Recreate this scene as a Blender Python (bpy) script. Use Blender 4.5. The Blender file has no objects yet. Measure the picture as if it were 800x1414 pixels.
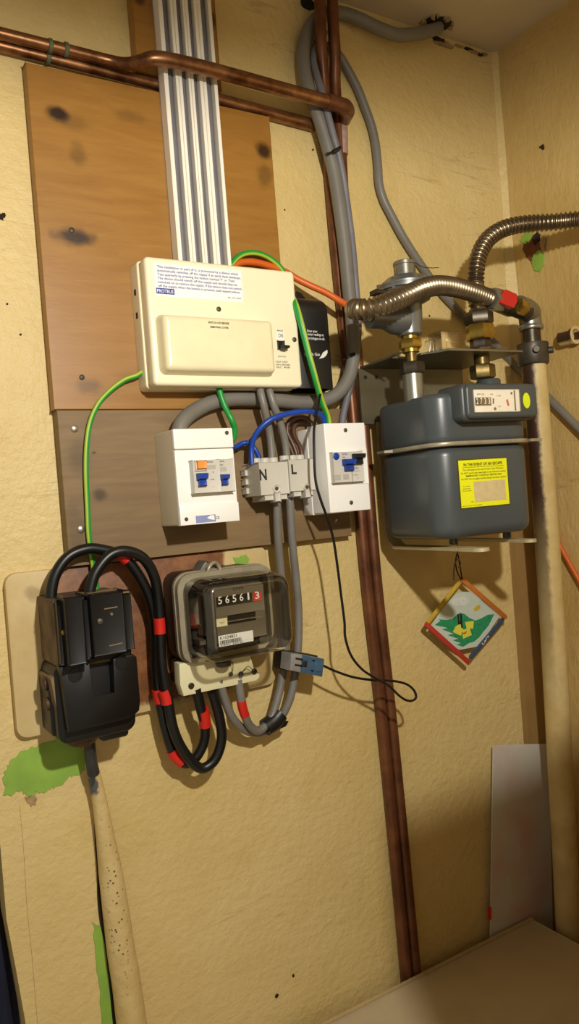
import bpy, bmesh, math, random
from mathutils import Vector, Matrix
random.seed(7)
scene = bpy.context.scene
COL = scene.collection
PI = math.pi

# ---------------------------------------------------------------- camera
# World frame: back wall is the plane y=0, x runs right along it, z up, metres.
# z=0 is the camera's height (about 0.79 m above the worktop).
cam_data = bpy.data.cameras.new('camera')
cam = bpy.data.objects.new('camera', cam_data); COL.objects.link(cam)
yaw, pitch, roll = 0.545246517, -0.0147719337, -0.0774513608
v = Vector((math.sin(yaw)*math.cos(pitch), math.cos(yaw)*math.cos(pitch), math.sin(pitch)))
r0 = v.cross(Vector((0, 0, 1))).normalized(); u0 = r0.cross(v)
rr = math.cos(roll)*r0 + math.sin(roll)*u0
uu = -math.sin(roll)*r0 + math.cos(roll)*u0
m = Matrix((rr, uu, -v)).transposed().to_4x4(); m.translation = Vector((0, -1, 0))
cam.matrix_world = m
cam_data.sensor_fit = 'VERTICAL'; cam_data.sensor_height = 24.0
cam_data.lens = 24.0*1056.45/1414.0
cam_data.clip_start = 0.01
scene.camera = cam

# ---------------------------------------------------------------- light and exposure
vs = scene.view_settings
scene.display_settings.display_device = 'sRGB'
vs.view_transform = 'Standard'; vs.look = 'None'; vs.gamma = 1.0; vs.use_curve_mapping = False
vs.exposure = 1.15
world = bpy.data.worlds.new('room_light'); scene.world = world; world.use_nodes = True
bg = world.node_tree.nodes['Background']
bg.inputs[0].default_value = (1.0, 0.88, 0.72, 1); bg.inputs[1].default_value = 0.17
LAMP = Vector((0.30, -1.02, 0.36))
ld = bpy.data.lights.new('ceiling_bulb', 'POINT'); ld.energy = 17.5; ld.color = (1.0, 0.95, 0.86)
ld.shadow_soft_size = 0.018
lo = bpy.data.objects.new('ceiling_bulb', ld); COL.objects.link(lo); lo.location = LAMP

# ---------------------------------------------------------------- materials
def lin(c):
    c = c/255.0
    return c/12.92 if c <= 0.04045 else ((c+0.055)/1.055)**2.4
def rgb(h):
    h = h.lstrip('#'); return tuple(lin(int(h[i:i+2], 16)) for i in (0, 2, 4)) + (1.0,)

class NT:
    def __init__(s, name):
        s.m = bpy.data.materials.new(name); s.m.use_nodes = True
        s.t = s.m.node_tree; s.n = s.t.nodes; s.b = s.n['Principled BSDF']
        s.pos = s.n.new('ShaderNodeNewGeometry').outputs['Position']
    def link(s, a, b): s.t.links.new(a, b)
    def mapped(s, scale=(1, 1, 1), loc=(0, 0, 0), rot=(0, 0, 0), src=None):
        n = s.n.new('ShaderNodeMapping'); n.inputs['Scale'].default_value = scale
        n.inputs['Location'].default_value = loc; n.inputs['Rotation'].default_value = rot
        s.link(src or s.pos, n.inputs[0]); return n.outputs[0]
    def noise(s, scale, detail=4, rough=0.55, vec=None, dist=0.0):
        n = s.n.new('ShaderNodeTexNoise'); n.inputs['Scale'].default_value = scale
        n.inputs['Detail'].default_value = detail; n.inputs['Roughness'].default_value = rough
        n.inputs['Distortion'].default_value = dist
        s.link(vec or s.pos, n.inputs['Vector']); return n.outputs['Fac']
    def voro(s, scale, vec=None):
        n = s.n.new('ShaderNodeTexVoronoi'); n.inputs['Scale'].default_value = scale
        s.link(vec or s.pos, n.inputs['Vector']); return n.outputs['Distance']
    def ramp(s, fac, a, b, ca=(0, 0, 0, 1), cb=(1, 1, 1, 1)):
        n = s.n.new('ShaderNodeValToRGB'); e = n.color_ramp.elements
        e[0].position = a; e[1].position = b; e[0].color = ca; e[1].color = cb
        s.link(fac, n.inputs[0]); return n.outputs[0]
    def mix(s, fac, a, b, mode='MIX'):
        n = s.n.new('ShaderNodeMix'); n.data_type = 'RGBA'; n.blend_type = mode
        for i, x in ((0, fac), (6, a), (7, b)):
            if isinstance(x, (int, float)): n.inputs[i].default_value = x
            elif isinstance(x, tuple): n.inputs[i].default_value = x
            else: s.link(x, n.inputs[i])
        return n.outputs[2]
    def math(s, op, a, b=0.0, c=0.0):
        n = s.n.new('ShaderNodeMath'); n.operation = op
        for i, x in ((0, a), (1, b), (2, c)):
            if isinstance(x, (int, float)): n.inputs[i].default_value = x
            else: s.link(x, n.inputs[i])
        return n.outputs[0]
    def xyz(s, vec=None):
        n = s.n.new('ShaderNodeSeparateXYZ'); s.link(vec or s.pos, n.inputs[0]); return n.outputs
    def color(s, c):
        if isinstance(c, tuple): s.b.inputs['Base Color'].default_value = c
        else: s.link(c, s.b.inputs['Base Color'])
    def rough(s, r):
        if isinstance(r, (int, float)): s.b.inputs['Roughness'].default_value = r
        else: s.link(r, s.b.inputs['Roughness'])
    def bump(s, h, strength=0.3, dist=0.002):
        n = s.n.new('ShaderNodeBump'); n.inputs['Strength'].default_value = strength
        n.inputs['Distance'].default_value = dist
        s.link(h, n.inputs['Height']); s.link(n.outputs[0], s.b.inputs['Normal'])
    def blob(s, x, z, rx, rz, wob=None, soft=0.35):
        """1 inside an ellipse on the wall plane, fading to 0"""
        o = s.xyz()
        dx = s.math('DIVIDE', s.math('SUBTRACT', o[0], x), rx)
        dz = s.math('DIVIDE', s.math('SUBTRACT', o[2], z), rz)
        d = s.math('SQRT', s.math('ADD', s.math('MULTIPLY', dx, dx), s.math('MULTIPLY', dz, dz)))
        if wob is not None: d = s.math('ADD', d, s.math('MULTIPLY', s.math('SUBTRACT', wob, 0.5), 1.6))
        n = s.n.new('ShaderNodeMapRange'); n.interpolation_type = 'SMOOTHSTEP'
        n.inputs['From Min'].default_value = 1+soft; n.inputs['From Max'].default_value = 1-soft
        s.link(d, n.inputs['Value']); return n.outputs[0]

def plain(name, col, rough=0.45, metal=0.0, var=0.12, vs_=30, bump=0.0, bs=300, spec=0.5, dark=None):
    t = NT(name); c = rgb(col)
    d = rgb(dark) if dark else tuple(x*(1-var*1.6) for x in c[:3])+(1,)
    f = t.noise(vs_, 4)
    t.color(t.mix(t.ramp(f, 0.3, 0.7), d, c)); t.rough(rough)
    t.b.inputs['Metallic'].default_value = metal
    t.b.inputs['Specular IOR Level'].default_value = spec
    if bump: t.bump(t.noise(bs, 3), bump, 0.001)
    return t.m

def wall_material(name, base, dark, streak=False):
    t = NT(name)
    big = t.noise(3.2, 5, 0.6); mid = t.noise(17, 4, 0.6)
    c = t.mix(t.ramp(big, 0.34, 0.66), rgb(dark), rgb(base))
    c = t.mix(t.math('MULTIPLY', t.ramp(mid, 0.56, 0.76), 0.22), c, rgb('#b78f45'))
    sp = t.ramp(t.voro(13), 0.012, 0.035, (1, 1, 1, 1), (0, 0, 0, 1))
    gate = t.ramp(t.noise(5, 2), 0.52, 0.6)
    c = t.mix(t.math('MULTIPLY', t.math('MULTIPLY', sp, gate), 0.75), c, rgb('#5d4422'))
    crk = t.mapped((1.2, 1, 16), (0.3, 0, 0.1))
    cr = t.ramp(t.math('ABSOLUTE', t.math('SUBTRACT', t.noise(1.6, 3, 0.5, crk), 0.5)), 0.0, 0.006, (1, 1, 1, 1), (0, 0, 0, 1))
    c = t.mix(t.math('MULTIPLY', t.math('MULTIPLY', cr, t.ramp(big, 0.5, 0.58)), 0.35), c, rgb('#8a6a35'))
    t.color(c); t.rough(0.5)
    vec = t.mapped((0.9, 1, 1) if not streak else (1, 1, 0.4))
    h = t.math('ADD', t.math('MULTIPLY', t.noise(95, 4, 0.6, vec), 1.0), t.math('MULTIPLY', t.noise(30, 3), 0.8))
    t.bump(h, 0.5, 0.005)
    return t.m

M = {}
M['wall'] = wall_material('cream_wall_paint', '#dcc589', '#d1b877')
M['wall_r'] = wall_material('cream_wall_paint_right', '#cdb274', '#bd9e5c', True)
M['ceiling'] = plain('ceiling_paint', '#c9bba0', 0.9, 0, 0.08, 8, 0.25, 160)
M['green_paint'] = plain('old_green_paint', '#93b945', 0.6, 0, 0.16, 25, 0.3, 120, dark='#7fa340')
M['brown_chip'] = plain('exposed_brick_red', '#7c4a2c', 0.9, 0, 0.3, 60, 0.4, 120)
M['hole_dark_grime'] = plain('hole_darkness_and_grime', '#2c2014', 0.95, 0, 0.3, 60)  # stands in for the darkness inside holes, slots and gaps; also dirty marks
M['plaster'] = plain('broken_plaster', '#b3986a', 0.9, 0, 0.3, 80, 0.4, 150)

# varnished plywood with knots
t = NT('varnished_plywood')
g = t.noise(9, 6, 0.62, t.mapped((1.0, 1, 7.0)), 0.6)
g2 = t.noise(60, 3, 0.6, t.mapped((0.6, 1, 5)))
wob = t.noise(34, 3)
c = t.mix(t.ramp(g, 0.3, 0.72), rgb('#946626'), rgb('#a67a36'))
c = t.mix(t.math('MULTIPLY', g2, 0.3), c, rgb('#8f6024'))
for (x, z, rx, rz, k) in ((0.2935, 0.5195, 0.013, 0.008, 1.0), (0.3055, 0.3625, 0.026, 0.010, .95), (0.303, 0.168, 0.018, 0.010, .5),
                          (0.600, 0.523, 0.013, 0.010, .95), (0.598, 0.487, 0.012, 0.014, .45), (0.316, 0.470, 0.010, 0.012, .35), (0.42, 0.70, 0.008, 0.008, .8),
                          (0.53, 0.70, 0.006, 0.012, .8), (0.39, 0.535, 0.02, 0.008, .3), (0.315, 0.512, 0.02, 0.008, .3)):
    c = t.mix(t.math('MULTIPLY', t.blob(x, z, rx, rz, wob, 0.6), k), c, rgb('#2c180a'))
st = t.noise(4.5, 3)
c = t.mix(t.math('MULTIPLY', t.ramp(st, 0.55, 0.7), 0.3), c, rgb('#77481a'))
t.color(c); t.rough(0.42); t.bump(g2, 0.12, 0.001); M['ply'] = t.m

# weathered grey-brown board
t = NT('weathered_board')
g = t.noise(7, 6, 0.6, t.mapped((1, 1, 9)), 0.5); g2 = t.noise(70, 3, 0.6, t.mapped((0.35, 1, 3)))
wob = t.noise(30, 3)
c = t.mix(t.ramp(g, 0.3, 0.7), rgb('#78603f'), rgb('#8f764f'))
c = t.mix(t.math('MULTIPLY', g2, 0.4), c, rgb('#6a5233'))
for (x, z, rx, rz, k) in ((0.3085, 0.027, 0.008, 0.008, .75), (0.283, 0.075, 0.013, 0.022, .4), (0.274, -0.01, 0.012, 0.03, .35), (0.305, 0.082, 0.003, 0.002, .8)):
    c = t.mix(t.math('MULTIPLY', t.blob(x, z, rx, rz, wob, 0.6), k), c, rgb('#3a2a1a'))
t.color(c); t.rough(0.6); t.bump(g2, 0.2, 0.001); M['board'] = t.m

# meter board: cream paint, with the bare red-brown area left where older gear was
t = NT('meter_board_paint')
o = t.xyz(); w1 = t.math('MULTIPLY', t.math('SUBTRACT', t.noise(16, 4, 0.6), 0.5), 0.05)
xx = t.math('ADD', o[0], w1); zz = t.math('ADD', o[2], w1)
def step(t, v_, a, b):
    n = t.n.new('ShaderNodeMapRange'); n.inputs['From Min'].default_value = a; n.inputs['From Max'].default_value = b
    t.link(v_, n.inputs['Value']); return n.outputs[0]
mk = t.math('MULTIPLY', step(t, xx, 0.242, 0.250), step(t, xx, 0.487, 0.480))
mk2 = t.math('MULTIPLY', step(t, o[0], 0.27, 0.275), 1.0)
mk = t.math('MULTIPLY', mk, step(t, t.math('ADD', zz, t.math('MULTIPLY', o[0], 0.0)), -0.262, -0.256))
mk = t.math('MULTIPLY', mk, t.math('MAXIMUM', mk2, step(t, zz, -0.13, -0.12)))
cr = t.mix(t.ramp(t.noise(14, 5), 0.35, 0.7), rgb('#c3a970'), rgb('#d5bf8b'))
for (x, z, rx, rz) in ((0.218, -0.092, .012, .01), (0.233, -0.238, .01, .008)):
    cr = t.mix(t.math('MULTIPLY', t.blob(x, z, rx, rz, t.noise(50, 3), .5), .55), cr, rgb('#7d6230'))
br = t.mix(t.ramp(t.noise(45, 5, 0.7), 0.4, 0.65), rgb('#6d401c'), rgb('#8f5b30'))
br = t.mix(t.ramp(t.voro(70), 0.05, 0.09, (0.7, 0.7, 0.7, 1), (0, 0, 0, 1)), br, rgb('#a87c5c'))
t.color(t.mix(mk, cr, br)); t.rough(0.55); t.bump(t.noise(120, 4), 0.25, 0.001); M['mboard'] = t.m

M['copper'] = None
t = NT('tarnished_copper'); f = t.noise(28, 5, 0.6)
t.color(t.mix(t.ramp(f, 0.35, 0.68), rgb('#664128'), rgb('#ab7c54'))); t.b.inputs['Metallic'].default_value = 0.85
t.rough(t.math('ADD', t.math('MULTIPLY', f, 0.25), 0.22)); M['copper'] = t.m
t = NT('dark_copper'); f = t.noise(24, 5, 0.6)
t.color(t.mix(t.ramp(f, 0.35, 0.7), rgb('#5f3924'), rgb('#855434'))); t.b.inputs['Metallic'].default_value = 0.45
t.rough(t.math('ADD', t.math('MULTIPLY', f, 0.25), 0.28)); M['copper_d'] = t.m
M['patina'] = plain('verdigris_clip', '#6d7455', 0.7, 0.3, 0.3, 200)
M['solder'] = plain('solder_smear', '#c4a79a', 0.5, 0.3, 0.2, 120)

M['white_pvc'] = plain('white_trunking_plastic', '#f6f1e2', 0.4, 0, 0.04, 20)
M['grey_pvc'] = plain('grey_cable_sheath', '#7a766d', 0.45, 0, 0.1, 20)
M['grey_pvc2'] = plain('grey_flat_cable', '#76747a', 0.5, 0, 0.14, 30)
M['grey_tail'] = plain('grey_meter_tail_sheath', '#7c7870', 0.42, 0, 0.1, 40)
M['black_tail'] = plain('black_rubber_cable', '#121211', 0.38, 0, 0.25, 40)
M['black_thin'] = plain('black_lead_sheath', '#141210', 0.4)
M['blue_wire'] = plain('blue_insulation', '#1746a8', 0.35, 0, 0.1)
M['brown_wire'] = plain('brown_insulation', '#54382a', 0.4, 0, 0.1)
M['orange'] = plain('orange_cable_sheath', '#d9651f', 0.42, 0, 0.08)
M['green_e'] = plain('green_insulation', '#1f9a3c', 0.38, 0, 0.08)
M['yellow_e'] = plain('yellow_stripe', '#a9c23a', 0.4, 0, 0.08)
M['red_tape'] = plain('red_tape', '#d8281c', 0.4, 0, 0.08)
M['black_tape'] = plain('black_tape', '#1d1c1a', 0.4, 0, 0.2, 60)

M['cu_cream'] = plain('cream_enclosure_plastic', '#f7efcb', 0.35, 0, 0.03, 12)
M['cu_lid'] = plain('yellowed_lid_plastic', '#f3e7bd', 0.35, 0, 0.05, 30)
M['cu_side'] = plain('cream_enclosure_base', '#f0e5bf', 0.4, 0, 0.05, 12)
M['white_side_shaded'] = plain('shaded_white_enclosure_side', '#d8ccb2', 0.4, 0, 0.03, 10)  # side shade and brown bounce off the board put into the base colour
M['white_pl'] = plain('white_enclosure_plastic', '#f7f5ee', 0.32, 0, 0.02, 10)
M['rcd_grey'] = plain('breaker_grey_plastic', '#cfcabd', 0.4, 0, 0.03, 40)
M['term_grey'] = plain('terminal_block_plastic', '#cbc7ba', 0.42, 0, 0.04, 30)
M['blue_tog'] = plain('blue_toggle', '#123d9c', 0.35, 0, 0.06)
M['orange_btn'] = plain('orange_test_button', '#f39a3a', 0.4, 0, 0.05)
M['black_pl'] = plain('black_plastic', '#131312', 0.42, 0, 0.1, 30)
M['sensor'] = plain('matt_black_housing', '#191918', 0.45, 0, 0.08, 30)
M['paper'] = plain('white_sticker', '#f2f3f0', 0.55, 0, 0.01)
M['ink_b'] = plain('blue_print', '#2b3a92', 0.6, 0, 0.02)
M['ink_k'] = plain('black_print', '#1c1a17', 0.6, 0, 0.02)
M['ink_g'] = plain('grey_print', '#7f7b70', 0.6, 0, 0.02)
M['ink_w'] = plain('white_print', '#e6e4dc', 0.6, 0, 0.02)
M['ink_r'] = plain('red_print', '#c23a2c', 0.6, 0, 0.02)
M['lilac'] = plain('lilac_sticker', '#8f98c8', 0.5, 0, 0.1, 200)
M['pale_mark'] = plain('pale_grey_label_print', '#b3afa4', 0.5, 0, 0.03, 60)
M['screw'] = plain('zinc_screw', '#a9a294', 0.35, 0.85, 0.15, 200)
M['screw_d'] = plain('recessed_screw', '#5c5244', 0.5, 0.5, 0.2, 200)

M['bakelite'] = plain('dusty_black_bakelite', '#11100f', 0.4, 0, 0.2, 30, dark='#0b0a0a')
M['bakelite_s'] = plain('dusty_bakelite_side', '#8f7753', 0.8, 0, 0.3, 22, dark='#54432c')
M['dust'] = plain('dust_brown_top', '#8b7650', 0.9, 0, 0.3, 60)
M['lead'] = plain('lead_sheath', '#494a4a', 0.5, 0.4, 0.3, 60)
M['brown_gland'] = plain('brown_gland', '#5b3a24', 0.6, 0, 0.3, 50)

M['meter_blk'] = plain('meter_base_black', '#171512', 0.4, 0, 0.2, 30)
M['meter_grey'] = plain('meter_works_grey', '#6b675c', 0.5, 0.3, 0.2, 60)
M['meter_dark'] = plain('meter_inside_dark', '#2a2722', 0.6, 0.1, 0.2, 40)
M['meter_face'] = plain('meter_register_plate', '#7b7362', 0.4, 0.35, 0.08, 20)
M['alu'] = plain('aluminium_disc', '#c9c6bd', 0.25, 0.9, 0.08, 40)
M['tcover'] = plain('terminal_cover_cream', '#e4dcb0', 0.4, 0, 0.05, 30)

M['gas_grey'] = plain('blue_grey_enamel', '#494f50', 0.33, 0.0, 0.07, 14, 0.05, 500)
M['gas_dark'] = plain('blue_grey_enamel_index', '#454a4a', 0.36, 0.0, 0.07, 14)
M['seam'] = plain('seam_metal', '#a89f86', 0.4, 0.35, 0.15, 60)
M['bracket'] = plain('zinc_olive_bracket', '#7e7862', 0.42, 0.55, 0.14, 14, dark='#68634e')
M['bracket_b'] = plain('bright_bracket_foot', '#c7b88d', 0.5, 0.25, 0.16, 40)
M['alloy'] = plain('regulator_alloy', '#8a8c8b', 0.34, 0.7, 0.16, 24)
M['galv'] = plain('galvanised_iron', '#9a988c', 0.34, 0.8, 0.16, 30)
M['brass'] = plain('brass', '#b79845', 0.3, 0.9, 0.25, 50)
M['brass_d'] = plain('dirty_brass', '#7d6a3d', 0.4, 0.8, 0.3, 70)
M['nut_d'] = plain('dark_iron_nut', '#544c3f', 0.4, 0.75, 0.25, 50)
M['hose'] = plain('corrugated_steel', '#94846a', 0.3, 0.9, 0.2, 40)
M['red_h'] = plain('red_valve_handle', '#c21c1a', 0.35, 0, 0.08, 30)
M['yl'] = plain('yellow_label', '#e8ea1c', 0.45, 0, 0.02)
M['ylb'] = plain('olive_border', '#4e4a14', 0.5)
M['tan'] = plain('beige_patch', '#d3c08a', 0.6, 0, 0.1, 120)
M['lime'] = plain('lime_sticker', '#d3e31b', 0.45, 0, 0.02)
M['dial'] = plain('dial_white', '#f4f1e8', 0.5, 0, 0.02)
M['coupling'] = plain('iron_coupling', '#5c5549', 0.45, 0.6, 0.25, 40)

# cream painted pipes with rust at the left edge
t = NT('cream_pipe_paint')
f = t.noise(26, 5); c = t.mix(t.ramp(f, 0.3, 0.7), rgb('#c2a868'), rgb('#d6c08a'))
rv = t.ramp(t.voro(38), 0.05, 0.10, (1, 1, 1, 1), (0, 0, 0, 1))
c = t.mix(t.math('MULTIPLY', t.math('MULTIPLY', rv, t.ramp(t.noise(14, 2), 0.5, 0.6)), .8), c, rgb('#4a2d18'))
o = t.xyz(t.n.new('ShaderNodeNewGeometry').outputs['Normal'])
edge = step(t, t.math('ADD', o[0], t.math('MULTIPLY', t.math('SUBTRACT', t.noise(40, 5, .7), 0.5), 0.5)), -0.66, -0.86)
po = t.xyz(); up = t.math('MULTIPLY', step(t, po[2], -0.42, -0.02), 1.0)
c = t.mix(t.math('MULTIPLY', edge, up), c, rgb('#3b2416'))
t.color(c); t.rough(0.5); t.bump(t.noise(60, 4), 0.2, 0.002); M['pipe_cream'] = t.m
t = NT('lumpy_painted_cable'); f = t.noise(20, 5); c = t.mix(t.ramp(f, 0.3, 0.7), rgb('#c5ab6c'), rgb('#d6bf86'))
wob = t.noise(90, 4)
dots = t.ramp(t.voro(150), 0.14, 0.26, (1, 1, 1, 1), (0, 0, 0, 1))
c = t.mix(t.math('MULTIPLY', t.math('MULTIPLY', dots, t.blob(0.284, -0.50, 0.012, 0.10, wob, .5)), .9), c, rgb('#2b1e12'))
c = t.mix(t.blob(0.2655, -0.345, 0.008, 0.012, wob, .2), c, rgb('#55565a'))
t.color(c); t.rough(0.55); t.bump(t.math('ADD', t.noise(45, 4), t.noise(9, 2)), 0.5, 0.006); M['lump'] = t.m

M['worktop'] = plain('worktop_laminate', '#c4b494', 0.42, 0, 0.12, 6, 0.06, 400)
M['worktop_e'] = plain('worktop_edge_strip', '#c2ab7c', 0.5, 0, 0.1, 20)
M['batten'] = plain('brown_batten', '#a07f4a', 0.6, 0, 0.16, 12)
M['navy'] = plain('navy_cloth', '#151a38', 0.9, 0, 0.3, 30, 0.3, 500)
M['lampshade'] = plain('white_lampshade', '#e8e2d4', 0.6)

# frosted plastic sheet
t = NT('frosted_plastic'); f = t.noise(7, 3)
t.color(t.mix(t.ramp(f, 0.5, 0.66), rgb('#e6e2d6'), rgb('#e6c4ba'))); t.rough(0.35)
tr = t.n.new('ShaderNodeBsdfTransparent'); mx = t.n.new('ShaderNodeMixShader'); mx.inputs[0].default_value = 0.72
tr.inputs[0].default_value = (0.85, 0.85, 0.82, 1)
out = t.n['Material Output']; t.link(tr.outputs[0], mx.inputs[1]); t.link(t.b.outputs[0], mx.inputs[2]); t.link(mx.outputs[0], out.inputs[0]); M['sheet'] = t.m

def clear(name, tint, base=0.1, mult=0.75, rough=0.06):
    t = NT(name)
    tr = t.n.new('ShaderNodeBsdfTransparent'); tr.inputs[0].default_value = tint
    gl = t.n.new('ShaderNodeBsdfGlossy'); gl.inputs['Roughness'].default_value = rough
    gl.inputs['Color'].default_value = (1, 0.97, 0.9, 1)
    fr = t.n.new('ShaderNodeFresnel'); fr.inputs[0].default_value = 1.5
    mx = t.n.new('ShaderNodeMixShader')
    t.link(t.math('ADD', t.math('MULTIPLY', fr.outputs[0], mult), base), mx.inputs[0])
    t.link(tr.outputs[0], mx.inputs[1]); t.link(gl.outputs[0], mx.inputs[2])
    t.link(mx.outputs[0], t.n['Material Output'].inputs[0]); return t.m
M['clear'] = clear('clear_meter_cover', (0.93, 0.91, 0.84, 1), 0.03)
M['clear2'] = clear('clear_plastic', (0.96, 0.95, 0.92, 1), 0.02, 0.45)
M['pane'] = clear('index_pane', (0.98, 0.98, 0.97, 1), 0.0, 0.35)

# ---------------------------------------------------------------- mesh helpers
F = Matrix.Identity(4)          # frame in which coordinates are given (changed for the gas meter, which stands askew)
ROOT = {}

def tag(o, label=None, cat=None, group=None, kind=None):
    if label: o['label'] = label
    if cat: o['category'] = cat
    if group: o['group'] = group
    if kind: o['kind'] = kind
    return o
def thing(name, label, cat, loc, group=None):
    o = bpy.data.objects.new(name, None); COL.objects.link(o); o.empty_display_size = 0.02
    mw = F @ Matrix.Translation(Vector(loc)); o.matrix_world = mw; ROOT[o.name] = mw
    return tag(o, label, cat, group)

class MB:
    def __init__(s): s.bm = bmesh.new()
    def face(s, vs):
        try: return s.bm.faces.new(vs)
        except ValueError: return None
    def loft(s, rings, cap0=True, cap1=True, closed=False):
        R = [[s.bm.verts.new(p) for p in r] for r in rings]
        n = len(R[0]); N = len(R)
        for i in range(N if closed else N-1):
            a, b = R[i], R[(i+1) % N]
            for k in range(n): s.face((a[k], a[(k+1) % n], b[(k+1) % n], b[k]))
        if not closed:
            if cap0: s.face(list(reversed(R[0])))
            if cap1: s.face(R[-1])
        return s
    def box(s, x0, x1, o0, o1, z0, z1, bev=0.0, seg=2):
        """x range, distance-from-wall range, z range"""
        geo = bmesh.ops.create_cube(s.bm, size=1.0)['verts']
        for v_ in geo: v_.co = Vector(((x0+x1)/2+v_.co.x*(x1-x0), -((o0+o1)/2+v_.co.y*(o1-o0)), (z0+z1)/2+v_.co.z*(z1-z0)))
        fs = list({f for v_ in geo for f in v_.link_faces})
        if bev > 0:
            es = list({e for v_ in geo for e in v_.link_edges})
            bmesh.ops.bevel(s.bm, geom=es, offset=bev, segments=seg, profile=0.5, affect='EDGES', clamp_overlap=True)
        return s
    def pillow(s, x0, x1, o0, o1, z0, z1, r=0.01, b=0.004, seg=5, bs=4, back=0.0, taper=0.0):
        """rounded rectangle on the wall plane pushed out from o0 to o1, rounded front edge"""
        def ring(ins, o):
            return [(p[0], -o, p[1]) for p in rrect(x0+ins, x1-ins, z0+ins, z1-ins, max(r-ins, 0.0005), seg)]
        rings = []
        if back > 0: rings.append(ring(back, o0)); rings.append(ring(0, o0+back))
        else: rings.append(ring(0, o0))
        for k in range(bs+1):
            a = k/bs*PI/2
            rings.append(ring(taper + b*(1-math.cos(a)), o1-b+b*math.sin(a)))
        return s.loft(rings)
    def upright(s, x0, x1, o0, o1, z0, z1, r=0.02, b=0.006, seg=6, bs=4):
        """rounded rectangle in plan, extruded upward, rounded top and bottom"""
        def ring(ins, z):
            return [(p[0], -p[1], z) for p in rrect(x0+ins, x1-ins, o0+ins, o1-ins, max(r-ins, 0.0005), seg)]
        rings = []
        for k in range(bs+1):
            a = k/bs*PI/2; rings.append(ring(b*(1-math.sin(a)), z0+b*(1-math.cos(a))))
        for k in range(bs+1):
            a = k/bs*PI/2; rings.append(ring(b*(1-math.cos(a)), z1-b+b*math.sin(a)))
        return s.loft(rings)
    def prism(s, pts, o0, o1, bev=0.0):
        """polygon of (x, z) on the wall plane extruded from o0 to o1"""
        a = [s.bm.verts.new((p[0], -o0, p[1])) for p in pts]; b = [s.bm.verts.new((p[0], -o1, p[1])) for p in pts]
        n = len(pts); s.face(list(reversed(a))); f = s.face(b)
        for k in range(n): s.face((a[k], a[(k+1) % n], b[(k+1) % n], b[k]))
        if bev and f:
            bmesh.ops.bevel(s.bm, geom=list(f.edges), offset=bev, segments=2, profile=0.5, affect='EDGES', clamp_overlap=True)
        return s
    def solid(s, pts, d, bev=0.0):
        """planar 3-D polygon pushed along vector d"""
        d = Vector(d); a = [s.bm.verts.new(p) for p in pts]; b = [s.bm.verts.new(Vector(p)+d) for p in pts]
        n = len(pts); s.face(list(reversed(a))); f = s.face(b)
        for k in range(n): s.face((a[k], a[(k+1) % n], b[(k+1) % n], b[k]))
        if bev and f: bmesh.ops.bevel(s.bm, geom=list(f.edges), offset=bev, segments=2, profile=0.5, affect='EDGES')
        return s
    def lathe(s, p0, axis, prof, seg=24, phase=0.0):
        """prof = [(distance along axis, radius)]"""
        ax = Vector(axis).normalized(); p0 = Vector(p0)
        t1 = ax.cross(Vector((0, 0, 1)) if abs(ax.z) < 0.9 else Vector((0, 1, 0))).normalized(); t2 = ax.cross(t1)
        return s.loft([[p0+ax*d+(t1*math.cos(phase+2*PI*k/seg)+t2*math.sin(phase+2*PI*k/seg))*max(r, 1e-5) for k in range(seg)] for d, r in prof])
    def cyl(s, p0, p1, r, seg=20, b=0.0, phase=0.0):
        d = (Vector(p1)-Vector(p0)).length
        pr = [(0, r), (d, r)] if b <= 0 else [(0, r-b), (b, r), (d-b, r), (d, r-b)]
        return s.lathe(p0, Vector(p1)-Vector(p0), pr, seg, phase)
    def hexnut(s, p0, p1, r, phase=0.0):
        d = (Vector(p1)-Vector(p0)).length; b = min(0.12*r, d*0.2)
        return s.lathe(p0, Vector(p1)-Vector(p0), [(0, r*0.9), (b, r), (d-b, r), (d, r*0.9)], 6, phase)
    def tube(s, pts, r, seg=12, res=8, flat=None, ends=True):
        P, T = curve(pts, res)
        n = len(P); rings = []
        if isinstance(r, (int, float)): R = [r]*n
        else:
            R = []
            for i in range(n):
                q = i/(n-1)*(len(r)-1); k = min(int(q), len(r)-2); R.append(r[k]+(r[k+1]-r[k])*(q-k))
        t0 = T[0]; ref = Vector((0, 1, 0)) if abs(t0.y) < 0.9 else Vector((0, 0, 1))
        nrm = (ref - t0*ref.dot(t0)).normalized()
        for i in range(n):
            nrm = (nrm - T[i]*nrm.dot(T[i])).normalized(); bn = T[i].cross(nrm)
            fx, fy = flat or (1, 1)
            rings.append([P[i]+nrm*math.cos(2*PI*k/seg)*R[i]*fx+bn*math.sin(2*PI*k/seg)*R[i]*fy for k in range(seg)])
        return s.loft(rings, ends, ends)
    def corrugated(s, pts, r, amp, pitch, seg=20):
        P, T = curve(pts, 40)
        L = [0.0]
        for i in range(1, len(P)): L.append(L[-1]+(P[i]-P[i-1]).length)
        n = int(L[-1]/pitch*6); rings = []; j = 0
        t0 = T[0]; ref = Vector((0, 0, 1)) if abs(t0.z) < 0.9 else Vector((0, 1, 0))
        nrm = (ref-t0*ref.dot(t0)).normalized()
        for i in range(n+1):
            d = L[-1]*i/n
            while j < len(L)-2 and L[j+1] < d: j += 1
            f = (d-L[j])/max(L[j+1]-L[j], 1e-9); p = P[j].lerp(P[j+1], f); tt = T[j].lerp(T[j+1], f).normalized()
            nrm = (nrm-tt*nrm.dot(tt)).normalized(); bn = tt.cross(nrm)
            rad = r + amp*(0.5+0.5*math.cos(2*PI*d/pitch))**0.7 - amp
            rings.append([p+(nrm*math.cos(2*PI*k/seg)+bn*math.sin(2*PI*k/seg))*rad for k in range(seg)])
        return s.loft(rings)
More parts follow.
